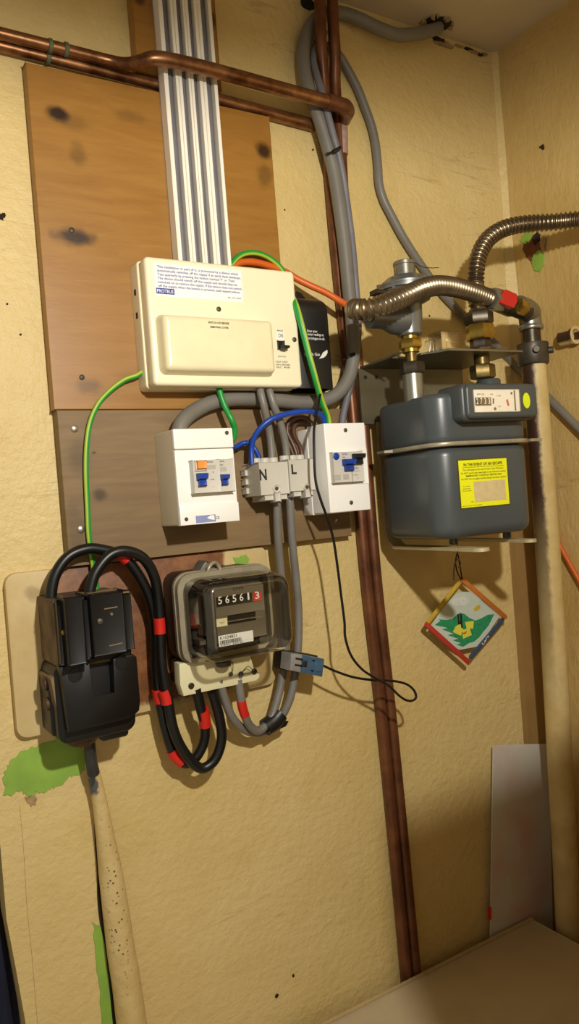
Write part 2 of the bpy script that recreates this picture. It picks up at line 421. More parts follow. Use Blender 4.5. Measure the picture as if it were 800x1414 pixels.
    def build(s, name, mat, parent=None, label=None, cat=None, group=None, kind=None, sharp=38, smooth=True):
        bm = s.bm
        bmesh.ops.recalc_face_normals(bm, faces=bm.faces)
        bm.transform(F)
        me = bpy.data.meshes.new(name)
        o = bpy.data.objects.new(name, me); COL.objects.link(o)
        if parent is not None:
            mw = ROOT[parent.name]; bm.transform(mw.inverted()); o.parent = parent; ROOT[o.name] = mw
        else:
            xs = [v_.co for v_ in bm.verts]
            c_ = Vector(((min(p.x for p in xs)+max(p.x for p in xs))/2, (min(p.y for p in xs)+max(p.y for p in xs))/2, min(p.z for p in xs)))
            bm.transform(Matrix.Translation(-c_)); o.location = c_; ROOT[o.name] = Matrix.Translation(c_)
        bm.to_mesh(me); bm.free()
        if smooth:
            for p in me.polygons: p.use_smooth = True
            me.set_sharp_from_angle(angle=math.radians(sharp))
        me.materials.append(M[mat] if isinstance(mat, str) else mat)
        return tag(o, label, cat, group, kind)

def rrect(x0, x1, y0, y1, r, n=5):
    r = min(r, (x1-x0)/2*0.999, (y1-y0)/2*0.999); P = []
    for cx, cy, a0 in ((x1-r, y1-r, 0), (x0+r, y1-r, PI/2), (x0+r, y0+r, PI), (x1-r, y0+r, 1.5*PI)):
        for k in range(n+1):
            a = a0+PI/2*k/n; P.append((cx+r*math.cos(a), cy+r*math.sin(a)))
    return P
def curve(pts, res=8):
    """centripetal-ish Catmull-Rom through the points"""
    P = [Vector(p) for p in pts]
    if len(P) == 2: P = [P[0], P[0].lerp(P[1], .5), P[1]]
    E = [P[0]*2-P[1]]+P+[P[-1]*2-P[-2]]
    out = []
    for i in range(1, len(E)-2):
        p0, p1, p2, p3 = E[i-1:i+3]
        d = (p2-p1).length
        m1 = (p2-p0)/max((p2-p1).length+(p1-p0).length, 1e-9)*d
        m2 = (p3-p1)/max((p3-p2).length+(p2-p1).length, 1e-9)*d
        for k in range(res):
            t_ = k/res; t2 = t_*t_; t3 = t2*t_
            out.append(p1*(2*t3-3*t2+1)+m1*(t3-2*t2+t_)+p2*(-2*t3+3*t2)+m2*(t3-t2))
    out.append(E[-2]); T = []
    for i in range(len(out)):
        a = out[max(i-1, 0)]; b = out[min(i+1, len(out)-1)]; T.append((b-a).normalized())
    return out, T
def lerp3(a, b, t_): return tuple(a[i]+(b[i]-a[i])*t_ for i in range(3))

def text_bm(bm, s, x, o, z, w, h=None, align='L', rot=0.0, shear=0.0, bold=0.012):
    """flat lettering facing the room; (x,z) is the left (or centre) baseline, w the width in metres"""
    cu = bpy.data.curves.new('lettering', 'FONT'); cu.body = s; cu.resolution_u = 2; cu.size = 1.0; cu.shear = shear; cu.offset = bold
    ob = bpy.data.objects.new('lettering', cu); COL.objects.link(ob)
    me = bpy.data.meshes.new_from_object(ob.evaluated_get(bpy.context.evaluated_depsgraph_get()))
    xs = [v_.co.x for v_ in me.vertices]; x0, x1 = min(xs), max(xs)
    sx = w/(x1-x0); sz = (h/0.73) if h else sx
    ca, sa = math.cos(rot), math.sin(rot)
    off = -x0*sx - (w/2 if align == 'C' else 0)
    for v_ in me.vertices:
        a = v_.co.x*sx+off; b = v_.co.y*sz
        v_.co = Vector((x+a*ca-b*sa, -o, z+a*sa+b*ca))
    bm.from_mesh(me); bpy.data.objects.remove(ob); bpy.data.curves.remove(cu); bpy.data.meshes.remove(me)
def lettering(lines, mat, parent, name='lettering', label=None):
    for L in lines:                                   # every line or digit a part of its own
        b = MB(); text_bm(b.bm, *L[0], **(L[1] if len(L) > 1 else {}))
        b.build(name, mat, parent, smooth=False, label=label if len(lines) == 1 else None)
def screw(parent, x, o, z, r=0.0035, mat='screw', name='screw', cross=True):
    b = MB(); b.lathe((x, -o, z), (0, -1, 0), [(0, r), (0.0012, r), (0.0022, r*0.55)], 14)
    s_ = b.build(name, mat, parent)
    return s_
def ragged(pts, j=0.0022, n=4, seed=1):
    rnd = random.Random(seed); out = []
    for i, p in enumerate(pts):
        q = pts[(i+1) % len(pts)]; p = Vector(p); q = Vector(q)
        for k in range(n):
            v_ = p.lerp(q, k/n); m_ = min(j, (q-p).length*0.3)
            d = Vector((rnd.uniform(-m_, m_), rnd.uniform(-m_, m_), rnd.uniform(-m_, m_)))
            if max(abs(a[1]-pts[0][1]) for a in pts) < 1e-6: d.y = 0
            else: d.x = 0
            out.append(tuple(v_+d))
    return out
def blobpoly(cx, cz, rx, rz, n=18, j=0.25, seed=0):
    rnd = random.Random(seed); P = []
    for k in range(n):
        a = 2*PI*k/n; q = 1+rnd.uniform(-j, j); P.append((cx+rx*q*math.cos(a), cz+rz*q*math.sin(a)))
    return P

# ================================================================ the setting
XC, ZC, ZF = 1.131, 0.803, -1.60
b = MB(); b.prism([(0.150, ZC+0.05), (0.152, -0.30), (0.1545, -0.40), (0.1545, -0.487), (0.1605, -0.55), (0.1665, -0.62), (0.172, -0.80), (0.172, ZF), (XC+0.08, ZF), (XC+0.08, ZC+0.05)], -0.10, 0.0)
wall_back = b.build('wall_back', 'wall', kind='structure', smooth=False)
b = MB(); b.box(XC, XC+0.08, 0, 2.4, ZF, ZC+0.05)
wall_right = b.build('wall_right', 'wall_r', kind='structure', smooth=False)
b = MB(); b.box(-0.9, XC+0.08, -0.10, 2.4, ZC, ZC+0.06)
ceiling = b.build('ceiling', 'ceiling', kind='structure', smooth=False)
b = MB(); b.box(-0.9, XC+0.08, -0.10, 2.4, ZF-0.05, ZF)
b.build('floor', 'worktop_e', kind='structure', smooth=False)
# added unseen blocker beside the frame, half height: shades the low right corner
b = MB(); b.box(0.442, XC, 0.70, 0.76, ZF, 0.078)
b.build('added_shade_blocker', 'wall_r', kind='structure', smooth=False)

# paint patches, chips and holes
def flat(name, pts, mat, parent, o=0.0014, smooth=False):
    b = MB(); b.prism([(p[0], p[2]) for p in ragged(pts)], 0.0, o); return b.build(name, mat, parent, smooth=False)
flat('paint_patch', [(0.1648, -0.0000, -0.3148), (0.1682, -0.0000, -0.3039), (0.1741, -0.0000, -0.2945), (0.1841, -0.0000, -0.2888), (0.1958, -0.0000, -0.2852), (0.2156, -0.0000, -0.2833), (0.2340, -0.0000, -0.2811), (0.2479, -0.0000, -0.2814), (0.2593, -0.0000, -0.2907), (0.2656, -0.0000, -0.3073), (0.2719, -0.0000, -0.3232), (0.2639, -0.0000, -0.3278), (0.2558, -0.0000, -0.3334), (0.2419, -0.0000, -0.3317), (0.2345, -0.0000, -0.3430), (0.2201, -0.0000, -0.3401), (0.2125, -0.0000, -0.3446), (0.2020, -0.0000, -0.3409), (0.1979, -0.0000, -0.3472), (0.1895, -0.0000, -0.3422), (0.1866, -0.0000, -0.3341), (0.1762, -0.0000, -0.3332), (0.1707, -0.0000, -0.3371), (0.1633, -0.0000, -0.3333)], 'green_paint', wall_back)
flat('paint_patch', [(0.2598, -0.0000, -0.5286), (0.2679, -0.0000, -0.5353), (0.2722, -0.0000, -0.5772), (0.2748, -0.0000, -0.6168), (0.2764, -0.0000, -0.6677), (0.2769, -0.0000, -0.6853), (0.2600, -0.0000, -0.6779), (0.2599, -0.0000, -0.6443), (0.2586, -0.0000, -0.6008), (0.2589, -0.0000, -0.5627)], 'green_paint', wall_back)
flat('paint_patch', [(0.4996, -0.0000, -0.0761), (0.5154, -0.0000, -0.0735), (0.5257, -0.0000, -0.0788), (0.5212, -0.0000, -0.0890), (0.5078, -0.0000, -0.0918), (0.5012, -0.0000, -0.0858)], 'green_paint', wall_back, 0.013)
flat('paint_patch', [(0.1893, -0.0000, -0.3448), (0.1964, -0.0000, -0.3440), (0.2031, -0.0000, -0.3495), (0.1989, -0.0000, -0.3575), (0.1927, -0.0000, -0.3568)], 'plaster', wall_back, 0.0016)
flat('dark_hole', [(0.2160, -0.0000, 0.3867), (0.2206, -0.0000, 0.3891), (0.2229, -0.0000, 0.3849), (0.2180, -0.0000, 0.3788), (0.2129, -0.0000, 0.3800)], 'hole_dark_grime', wall_back)
b = MB()
for k, (p, r) in enumerate((((0.5191, -0.0000, -0.7306), .0030), ((0.5499, -0.0000, -0.7123), .0020), ((0.7012, -0.0000, 0.5504), .0016), ((0.6396, -0.0000, 0.4475), .0013), ((0.9202, -0.0000, 0.3011), .0016), ((0.2158, -0.0000, 0.2740), .0012), ((0.2287, -0.0000, 0.2363), .0014))):
    b.prism(blobpoly(p[0], p[2], r, r, 8, .3, k), 0, 0.0012)
b.build('nail_hole', 'hole_dark_grime', wall_back, smooth=False, kind='stuff')
def rflat(name, pts, mat, parent, d=0.0014):
    b = MB(); b.solid(ragged(pts), (-d, 0, 0)); return b.build(name, mat, parent, smooth=False)
rflat('brick_patch', [(1.1310, -0.0367, 0.4387), (1.1310, -0.0474, 0.4444), (1.1310, -0.0642, 0.4466), (1.1310, -0.0750, 0.4391), (1.1310, -0.0769, 0.4242), (1.1310, -0.0708, 0.4106), (1.1310, -0.0762, 0.3985), (1.1310, -0.0716, 0.3844), (1.1310, -0.0584, 0.3831), (1.1310, -0.0513, 0.3958), (1.1310, -0.0394, 0.4126), (1.1310, -0.0338, 0.4263)], 'brown_chip', wall_right)
rflat('paint_patch', [(1.1310, -0.0304, 0.4447), (1.1310, -0.0381, 0.4541), (1.1310, -0.0548, 0.4524), (1.1310, -0.0605, 0.4426), (1.1310, -0.0499, 0.4356), (1.1310, -0.0364, 0.4361)], 'green_paint', wall_right, 0.0024)
rflat('paint_patch', [(1.1310, -0.0591, 0.4091), (1.1310, -0.0678, 0.4141), (1.1310, -0.0800, 0.4051), (1.1310, -0.0764, 0.3829), (1.1310, -0.0693, 0.3760), (1.1310, -0.0552, 0.3841), (1.1310, -0.0531, 0.3978)], 'green_paint', wall_right, 0.0024)
rflat('dark_hole', [(1.1310, -0.0585, 0.4381), (1.1310, -0.0658, 0.4460), (1.1310, -0.0753, 0.4428), (1.1310, -0.0724, 0.4283), (1.1310, -0.0624, 0.4263)], 'hole_dark_grime', wall_right, 0.003)
rflat('plaster_chip', [(1.1310, -0.0781, 0.4380), (1.1310, -0.0860, 0.4366), (1.1310, -0.0837, 0.4104), (1.1310, -0.0784, 0.4056), (1.1310, -0.0751, 0.4222)], 'plaster', wall_right, 0.003)
rflat('dark_hole', [(1.1310, -0.0872, 0.5914), (1.1310, -0.0922, 0.5931), (1.1310, -0.0980, 0.5868), (1.1310, -0.0929, 0.5838)], 'hole_dark_grime', wall_right)
# broken plaster and hole where the big grey cable goes up through the ceiling
p = (0.9648, -0.0300, 0.7900)
b = MB(); b.loft([[(x, y, ZC-0.0005) for x, y in blobpoly(p[0], -0.026, .024, .020, 16, .25, 2)], [(x, y, ZC-0.004) for x, y in blobpoly(p[0], -0.026, .018, .015, 16, .25, 2)]])
b.build('dark_hole', 'hole_dark_grime', ceiling, smooth=False)
rnd = random.Random(11)
b = MB()
for k in range(16):
    a = rnd.uniform(0, 2*PI); q = rnd.uniform(.9, 1.25); s_ = rnd.uniform(.003, .007)
    cx_, cy_ = p[0]+.024*q*math.cos(a), -0.026+.019*q*math.sin(a)
    if cy_ > -0.004: cy_ = -0.004
    b.loft([[(x, y, ZC-0.0002) for x, y in blobpoly(cx_, cy_, s_, s_*.8, 6, .4, k)], [(x, y, ZC-rnd.uniform(.003, .008)) for x, y in blobpoly(cx_, cy_, s_*.6, s_*.5, 6, .4, k)]])
b.build('plaster_crumb', 'plaster', ceiling, smooth=False, kind='stuff')
b = MB()
for k, (q, rx, rz) in enumerate((((1.0006, -0.0000, 0.7878), .018, .005), ((1.0396, -0.0000, 0.7933), .010, .002), ((1.0773, -0.0000, 0.7918), .014, .0025), ((1.1014, -0.0000, 0.7935), .006, .003))):
    b.prism(blobpoly(q[0], q[2], rx, rz, 12, .35, k+20), 0, 0.004)
b.build('plaster_chip', 'plaster', wall_back, smooth=False)
b = MB()
for k, (q, rx, rz) in enumerate((((0.9873, -0.0000, 0.7922), .012, .004), ((1.0611, -0.0000, 0.7932), .010, .0012), ((1.0899, -0.0000, 0.7895), .006, .0016))):
    b.prism(blobpoly(q[0], q[2], rx, rz, 12, .35, k+40), 0, 0.0055)
q = (0.7129, -0.0000, 0.7823); b.prism(blobpoly(q[0], q[2], .012, .010, 14, .2, 60), 0, 0.003)
b.build('dark_hole', 'hole_dark_grime', wall_back, smooth=False)

# worktop in the lower right corner
ZW = -0.789
t = thing('worktop', 'beige laminate worktop with a raised back edge in the lower right corner', 'worktop', (0.6, -0.4, ZF))
b = MB(); b.box(0.05, 1.036, 0.027, 0.69, ZW-0.03, ZW, 0.0015); b.build('top', 'worktop', t)
b = MB(); b.box(0.05, 1.036, 0.0225, 0.027, ZW-0.03, ZW+0.003, 0.001); b.build('back_edge', 'worktop_e', t)
b = MB(); b.box(0.08, 1.00, 0.06, 0.66, ZF, ZW-0.03); b.build('carcass', 'worktop_e', t)

# navy cloth hanging beyond the end of the wall
rings = []
for i in range(25):
    x = -0.02+0.009*i
    rings.append((x, 0.045+0.012*math.sin(i*0.9)+0.006*math.sin(i*2.3)))
b = MB()
top = [b.bm.verts.new((x, y, -0.05)) for x, y in rings]; bot = [b.bm.verts.new((x*1.0, y*1.15, -0.95)) for x, y in rings]
top2 = [b.bm.verts.new((x, y+0.004, -0.05)) for x, y in rings]; bot2 = [b.bm.verts.new((x, y*1.15+0.004, -0.95)) for x, y in rings]
for i in range(24):
    b.face((top[i], top[i+1], bot[i+1], bot[i])); b.face((top2[i+1], top2[i], bot2[i], bot2[i+1]))
    b.face((top[i], top2[i], top2[i+1], top[i+1])); b.face((bot[i], bot[i+1], bot2[i+1], bot2[i]))
b.face((top[0], bot[0], bot2[0], top2[0])); b.face((top[24], top2[24], bot2[24], bot[24]))
b.build('hanging_cloth', 'navy', label='dark navy cloth hanging beyond the left end of the wall', cat='cloth')

# pendant lamp that lights the room (behind the camera)
t = thing('pendant_lamp', 'white shaded pendant lamp behind the camera', 'lamp', (LAMP.x, LAMP.y, LAMP.z+0.02))
b = MB(); b.lathe((LAMP.x, LAMP.y, LAMP.z+0.035), (0, 0, 1), [(0, 0.15), (0.06, 0.10), (0.09, 0.03), (0.093, 0.03), (0.063, 0.104), (0, 0.153)], 28); b.build('shade', 'lampshade', t)
b = MB(); b.cyl((LAMP.x, LAMP.y, LAMP.z+0.12), (LAMP.x, LAMP.y, ZC), 0.003, 8); b.build('flex', 'white_pvc', t)

# ================================================================ boards
t = thing('plywood_board', 'large varnished plywood backboard with dark knots behind the cream fuse box', 'board', (0.434, 0, 0.14))
b = MB(); b.box(0.2583, 0.6131, 0, 0.018, 0.1385, 0.5765, 0.001, 1); b.build('panel', 'ply', t)
for p in ((0.2999, -0.0180, 0.3704), (0.2975, -0.0180, 0.1801)): screw(t, p[0], 0.018, p[2], 0.0035, 'screw_d')
b = MB(); b.box(0.4080, 0.5355, 0, 0.018, 0.600, ZC-0.001, 0.001, 1)
b.build('wooden_batten', 'ply', label='short upright strip of varnished wood behind the white channels under the ceiling', cat='board')
t = thing('wooden_board', 'weathered grey-brown wooden board carrying the two white breaker boxes', 'board', (0.48, 0, -0.062))
b = MB(); b.box(0.261, 0.7045, 0, 0.02, -0.062, 0.1375, 0.001, 1); b.build('panel', 'board', t)
for p in ((0.2821, -0.0200, 0.1135), (0.2799, -0.0200, -0.0161), (0.6785, -0.0200, -0.0378)): screw(t, p[0], 0.02, p[2], 0.0048)
b = MB()
pts = rrect(0.183, 0.5545, -0.2685, -0.0635, 0.014, 4)
b.prism(pts, 0, 0.012, 0.001)
b.build('meter_board', 'mboard', label='cream painted board with a bare red-brown patch behind the black service fuse', cat='board')
b = MB(); b.box(1.0750, XC, 0, 0.012, -0.92, 0.10, 0.001, 1)
b.build('corner_batten', 'batten', label='brown upright batten in the wall corner below the gas meter', cat='board')

# ================================================================ white channels with grey cables
ch = [0.4376, 0.4599, 0.4782, 0.4968, 0.5193]
wl = [0.0062, 0.0045, 0.0040, 0.0050]; wr = [0.0045, 0.0036, 0.0050, 0.0052]
ordn = ['first', 'second', 'third', 'fourth']
for k in range(4):
    b = MB(); x0, x1 = ch[k]+0.0002, ch[k+1]-0.0002
    b.prism([(x0, 0.332), (x1, 0.332), (x1, ZC-0.001), (x0, ZC-0.001)], 0.0185, 0.0205)
    b.box(x0, x0+wl[k], 0.0205, 0.037, 0.332, ZC-0.001, 0.0012)
    b.box(x1-wr[k], x1, 0.0205, 0.037, 0.332, ZC-0.001, 0.0012)
    b.build('cable_trunking', 'white_pvc', label='upright white plastic cable channel, %s from the left of four' % ordn[k], cat='trunking', group='white cable channels above the fuse box')
    a, c = x0+wl[k], x1-wr[k]; mid = (a+c)/2; hw = (c-a)/2-0.0006
    b = MB(); pts = []
    for i in range(15):
        z = 0.333+(ZC-0.003-0.333)*i/14; pts.append((mid+0.0004*math.sin(i*1.7+k), -0.0270, z))
    b.tube(pts, 1.0, 14, 3, flat=(0.0050, hw))
    b.build('grey_cable', 'grey_pvc2', label='flat grey cable lying in the %s white channel from the left' % ordn[k], cat='cable', group='flat grey cables in the white channels')

# ================================================================ copper pipes
t = thing('copper_pipe', 'upper horizontal copper pipe that kinks out over the white channels', 'pipe', (0.4481, -0.0500, 0.5998))
b = MB(); b.tube([(0.1785, -0.0260, 0.6010), (0.2114, -0.0260, 0.6015), (0.2282, -0.0260, 0.6013), (0.2807, -0.0260, 0.6007), (0.3363, -0.0260, 0.6001), (0.3665, -0.0280, 0.5985), (0.3866, -0.0380, 0.5940), (0.4023, -0.0500, 0.5942), (0.4157, -0.0580, 0.5968), (0.4413, -0.0610, 0.5983), (0.5046, -0.0610, 0.5990), (0.6252, -0.0610, 0.5965), (0.7050, -0.0610, 0.5947)], [.0075]*7+[.0085, .0095]+[.0098]*5, 16, 8)
b.build('tube', 'copper', t)
b = MB(); b.tube([(0.6917, -0.0610, 0.5953), (0.7103, -0.0610, 0.5947), (0.7260, -0.0580, 0.5949), (0.7410, -0.0450, 0.5974), (0.7491, -0.0300, 0.5992), (0.7549, -0.0160, 0.6000)], [.0112, .0115, .0122, .0115, .0105, .0105], 16, 6); b.build('elbow', 'copper_d', t)
for p, d in (((0.2860, -0.0260, 0.6002), (0.2915, -0.0260, 0.6001)), ((0.3062, -0.0260, 0.6004), (0.3118, -0.0260, 0.6004))):
    b = MB(); b.cyl(p, d, 0.0092, 16, 0.001); b.build('clip', 'patina', t)
t = thing('copper_pipe', 'lower horizontal copper pipe running behind the white channels', 'pipe', (0.4639, -0.0100, 0.5888))
b = MB(); b.tube([(0.1800, -0.0120, 0.5954), (0.2302, -0.0120, 0.5944), (0.2834, -0.0120, 0.5933), (0.4392, -0.0100, 0.5917), (0.5320, -0.0100, 0.5906), (0.6553, -0.0100, 0.5860), (0.7005, -0.0100, 0.5844)], [.0075, .0075, .0075, .0082, .0088, .0094, .0094], 16, 6); b.build('tube', 'copper', t)
b = MB(); b.cyl((0.2861, -0.0120, 0.5930), (0.2916, -0.0120, 0.5929), 0.0092, 16, 0.001); b.build('clip', 'patina', t)
b = MB(); b.tube([(0.7112, -0.0360, 0.7827), (0.7111, -0.0360, 0.7672), (0.7082, -0.0360, 0.7220), (0.7109, -0.0300, 0.6925), (0.7214, -0.0160, 0.6458), (0.7230, -0.0105, 0.5633), (0.7240, -0.0105, 0.4088), (0.7324, -0.0105, 0.1207), (0.7335, -0.0105, -0.1121), (0.7447, -0.0105, -0.3721), (0.7544, -0.0105, -0.7790), (0.7551, -0.0105, -0.8511)], .0092, 16, 6)
b.build('copper_pipe', 'copper_d', label='left one of the two upright copper pipes from ceiling to worktop', cat='pipe', group='upright copper pipes')
t = thing('copper_pipe', 'right one of the two upright copper pipes from ceiling to worktop', 'pipe', (0.7752, -0.0105, -0.7871), 'upright copper pipes')
b = MB(); b.tube([(0.7349, -0.0360, 0.7893), (0.7348, -0.0360, 0.7736), (0.7328, -0.0360, 0.7226), (0.7369, -0.0300, 0.6931), (0.7427, -0.0160, 0.6504), (0.7487, -0.0105, 0.5678), (0.7454, -0.0105, 0.4112), (0.7526, -0.0105, 0.1205), (0.7538, -0.0105, -0.1143), (0.7638, -0.0105, -0.3763), (0.7737, -0.0105, -0.7865), (0.7744, -0.0105, -0.8592)], .0092, 16, 6); b.build('tube', 'copper_d', t)
b = MB(); b.tube([(0.7522, -0.0105, 0.5904), (0.7521, -0.0105, 0.5812), (0.7515, -0.0105, 0.5672), (0.7509, -0.0105, 0.5462)], [.0108, .0108, .0100, .0096], 14, 4); b.build('solder_joint', 'solder', t)

# ================================================================ grey cables around the copper pipes
b = MB(); b.tube([(0.9653, -0.0280, 0.7938), (0.9459, -0.0300, 0.7828), (0.9105, -0.0300, 0.7679), (0.8688, -0.0280, 0.7574), (0.8299, -0.0240, 0.7618), (0.7984, -0.0180, 0.7712), (0.7649, -0.0110, 0.7758), (0.7270, -0.0110, 0.7602), (0.7012, -0.0130, 0.7309), (0.6851, -0.0180, 0.6929), (0.6806, -0.0240, 0.6553), (0.6834, -0.0310, 0.6192), (0.6915, -0.0330, 0.5922), (0.7021, -0.0330, 0.5608), (0.7100, -0.0330, 0.5287), (0.7157, -0.0330, 0.5016), (0.7218, -0.0330, 0.4349), (0.7246, -0.0330, 0.3901), (0.7258, -0.0340, 0.3220), (0.7245, -0.0380, 0.2644), (0.7186, -0.0420, 0.2181), (0.7080, -0.0430, 0.1862), (0.6886, -0.0420, 0.1616), (0.6632, -0.0380, 0.1488), (0.6262, -0.0340, 0.1450), (0.5828, -0.0330, 0.1483), (0.5404, -0.0330, 0.1503), (0.5052, -0.0330, 0.1502), (0.4701, -0.0340, 0.1439), (0.4401, -0.0370, 0.1306), (0.4216, -0.0420, 0.1162), (0.4137, -0.0450, 0.1003)], .0105, 16, 7)
b.build('grey_cable', 'grey_pvc', label='thick grey cable from the ceiling hole looping down to the left breaker box', cat='cable')
b = MB(); b.tube([(0.7340, -0.0120, 0.7374), (0.7215, -0.0120, 0.7218), (0.7057, -0.0180, 0.6978), (0.6970, -0.0260, 0.6747), (0.6936, -0.0360, 0.6498), (0.6942, -0.0450, 0.6200), (0.7012, -0.0460, 0.5880), (0.7090, -0.0460, 0.5563), (0.7192, -0.0430, 0.5260), (0.7305, -0.0360, 0.4914), (0.7373, -0.0330, 0.4369), (0.7401, -0.0330, 0.3917), (0.7400, -0.0340, 0.3231), (0.7445, -0.0280, 0.2792), (0.7408, -0.0260, 0.2393), (0.7299, -0.0260, 0.1989), (0.7168, -0.0260, 0.1644), (0.7038, -0.0260, 0.1304), (0.6959, -0.0280, 0.1053)], .0056, 12, 7)
b.build('grey_cable', 'grey_pvc2', label='thinner grey cable strapped beside the thick one, entering the right breaker box', cat='cable')
b = MB(); b.tube([(0.7380, -0.0100, 0.7212), (0.7486, -0.0100, 0.7146), (0.7619, -0.0100, 0.7050), (0.7760, -0.0100, 0.6873), (0.7925, -0.0100, 0.6616), (0.8058, -0.0100, 0.6314), (0.8165, -0.0100, 0.6026), (0.8214, -0.0100, 0.5750), (0.8228, -0.0100, 0.5418), (0.8227, -0.0100, 0.5096), (0.8295, -0.0100, 0.4854), (0.8440, -0.0100, 0.4609), (0.8644, -0.0100, 0.4294), (0.8856, -0.0100, 0.4023), (0.9103, -0.0100, 0.3738), (0.9358, -0.0100, 0.3473), (0.9671, -0.0100, 0.3218), (1.0077, -0.0100, 0.2922), (1.0449, -0.0100, 0.2694), (1.0749, -0.0110, 0.2480)]+[(1.1190, -0.0027, 0.2203), (1.1210, -0.0403, 0.1826), (1.1210, -0.0675, 0.1545), (1.1210, -0.0994, 0.1213), (1.1210, -0.1343, 0.0851), (1.1210, -0.1742, 0.0437)], .0072, 12, 7)
b.build('grey_cable', 'grey_pvc', label='grey cable slanting down behind the gas regulator to the right wall', cat='cable')
t = thing('cable_tie', 'black cable tie on the grey cables below the copper pipe joint', 'cable tie', (0.7135, -0.0330, 0.5371))
b = MB(); b.tube([(0.7042, -0.0300, 0.5324), (0.6966, -0.0460, 0.5243), (0.7036, -0.0480, 0.5268), (0.7120, -0.0500, 0.5307), (0.7253, -0.0400, 0.5395), (0.7314, -0.0280, 0.5446), (0.7200, -0.0200, 0.5416), (0.7042, -0.0300, 0.5324)], .0016, 8, 6); b.build('strap', 'black_tape', t)
b = MB(); b.tube([(0.7035, -0.0500, 0.5265), (0.7120, -0.0520, 0.5309), (0.7194, -0.0480, 0.5361)], .0030, 8, 3); b.build('head', 'black_tape', t)
t = thing('cable_tie', 'black cable tie on the thick grey cable just above its bend', 'cable tie', (0.7240, -0.0330, 0.2201))
b = MB(); b.tube([(0.7087, -0.0300, 0.2123), (0.7029, -0.0440, 0.2128), (0.7105, -0.0490, 0.2153), (0.7254, -0.0460, 0.2175), (0.7386, -0.0360, 0.2189), (0.7450, -0.0180, 0.2216), (0.7275, -0.0180, 0.2176), (0.7087, -0.0300, 0.2123)], .0016, 8, 6); b.build('strap', 'black_tape', t)
b = MB(); b.tube([(0.7078, -0.0490, 0.2152), (0.7155, -0.0500, 0.2175)], .0032, 8, 3); b.build('head', 'black_tape', t)

# ================================================================ cream fuse box
X0, X1, Z0, Z1 = 0.3765, 0.6050, 0.1625, 0.3300
t = thing('fuse_box', 'large cream fuse box with a white notice sticker and a hinged fuse cover', 'fuse box', (0.49, -0.018, Z0))
b = MB(); b.pillow(X0-.002, X1-.001, 0.0185, 0.044, Z0-.001, Z1+.001, 0.006, 0.002); b.build('base', 'cu_side', t)
b = MB(); b.pillow(X0+.001, X1-.003, 0.044, 0.054, Z0+.002, Z1-.002, 0.006, 0.003); b.build('rim', 'cu_side', t)
b = MB(); b.pillow(X0, X1, 0.053, 0.068, Z0, Z1, 0.006, 0.005); lid = b.build('cover', 'cu_cream', t)
b = MB(); b.pillow(0.3848, 0.5545, 0.068, 0.087, 0.1758, 0.2547, 0.009, 0.008, 5, 5, 0.0, 0.003); fl = b.build('fuse_cover', 'cu_lid', t)
b = MB(); b.pillow(0.3876, 0.5172, 0.0679, 0.0684, 0.2790, 0.3225, 0.001, 0.0002, 2, 1); st_ = b.build('notice_sticker', 'paper', t, label='white notice sticker with blue lettering')
lx, lw = 0.3925, 0.5153-0.3925
tz = 0.3159
notice = ['This installation or part of it, is protected by a device which', 'automatically switches off the supply if an earth fault develops.', "Test quarterly by pressing the button marked 'T' or 'Test'.", 'The device should switch off the supply and should then be', 'switched on to restore the supply. If the device does not switch', 'off the supply when the button is pressed, seek expert advice.']
wd = [0.97, 1.0, 0.93, 0.95, 1.0, 0.98]
lettering([((s_, lx, 0.0686, tz-0.0050*i-0.0002, lw*wd[i], 0.0034),) for i, s_ in enumerate(notice)]+[(('PR 101 5367', lx+lw*0.82, 0.0686, 0.2828, lw*0.17, 0.0022),)], 'ink_b', st_)
lb = MB(); lb.box(0.3890, 0.4145, 0.0684, 0.0687, 0.2818, 0.2893); lg = lb.build('logo', 'ink_b', st_, smooth=False)
lettering([(('PROTEUS', 0.3900, 0.0689, 0.2833, 0.023, 0.0046),)], 'paper', lg)
for p in ((0.4777, -0.0680, 0.2670), (0.5957, -0.0680, 0.2307)): screw(t, p[0], 0.068, p[2], 0.0034, 'screw_d', 'cover_screw')
for p in ((0.3701, -0.0300, 0.2920), (0.3715, -0.0300, 0.2613)):
    b = MB(); b.box(X0-.0024, X0-.0018, 0.028, 0.034, p[2]-.004, p[2]+.004); b.build('knockout_slot', 'hole_dark_grime', t)
lettering([(('SWITCH OFF BEFORE', 0.4664, 0.0876, 0.2417, 0.031, 0.0030), dict(align='C')), (('REMOVING COVER', 0.4670, 0.0876, 0.2360, 0.027, 0.0028), dict(align='C'))], 'ink_k', fl)
b = MB(); b.box(0.5670, 0.5785, 0.068, 0.0690, 0.2287, 0.2396); b.build('switch_label', 'paper', t, smooth=False)
lettering([(('MAIN', 0.5683, 0.0684, 0.2414, 0.0090, 0.0024),), (('ON', 0.5687, 0.0694, 0.2327, 0.0078, 0.0058),), (('SWITCH', 0.5661, 0.0684, 0.2046, 0.0130, 0.0022),), (('100A 240V', 0.5619, 0.0684, 0.1969, 0.0200, 0.0026),), (('50Hz BS5486', 0.5615, 0.0684, 0.1928, 0.0240, 0.0026),), (('IEC 408', 0.5624, 0.0684, 0.1890, 0.0220, 0.0026),)], 'ink_g', lid)
b = MB(); b.box(0.5664, 0.5773, 0.066, 0.0705, 0.2158, 0.2272, 0.001)
b.solid([WZ3 for WZ3 in ((0.5684, -0.0705, 0.2208), (0.5804, -0.0705, 0.2202), (0.5801, -0.0705, 0.2171), (0.5739, -0.0705, 0.2148), (0.5680, -0.0705, 0.2156))], (0, -0.010, -0.001), 0.001); b.build('main_switch', 'black_pl', t)

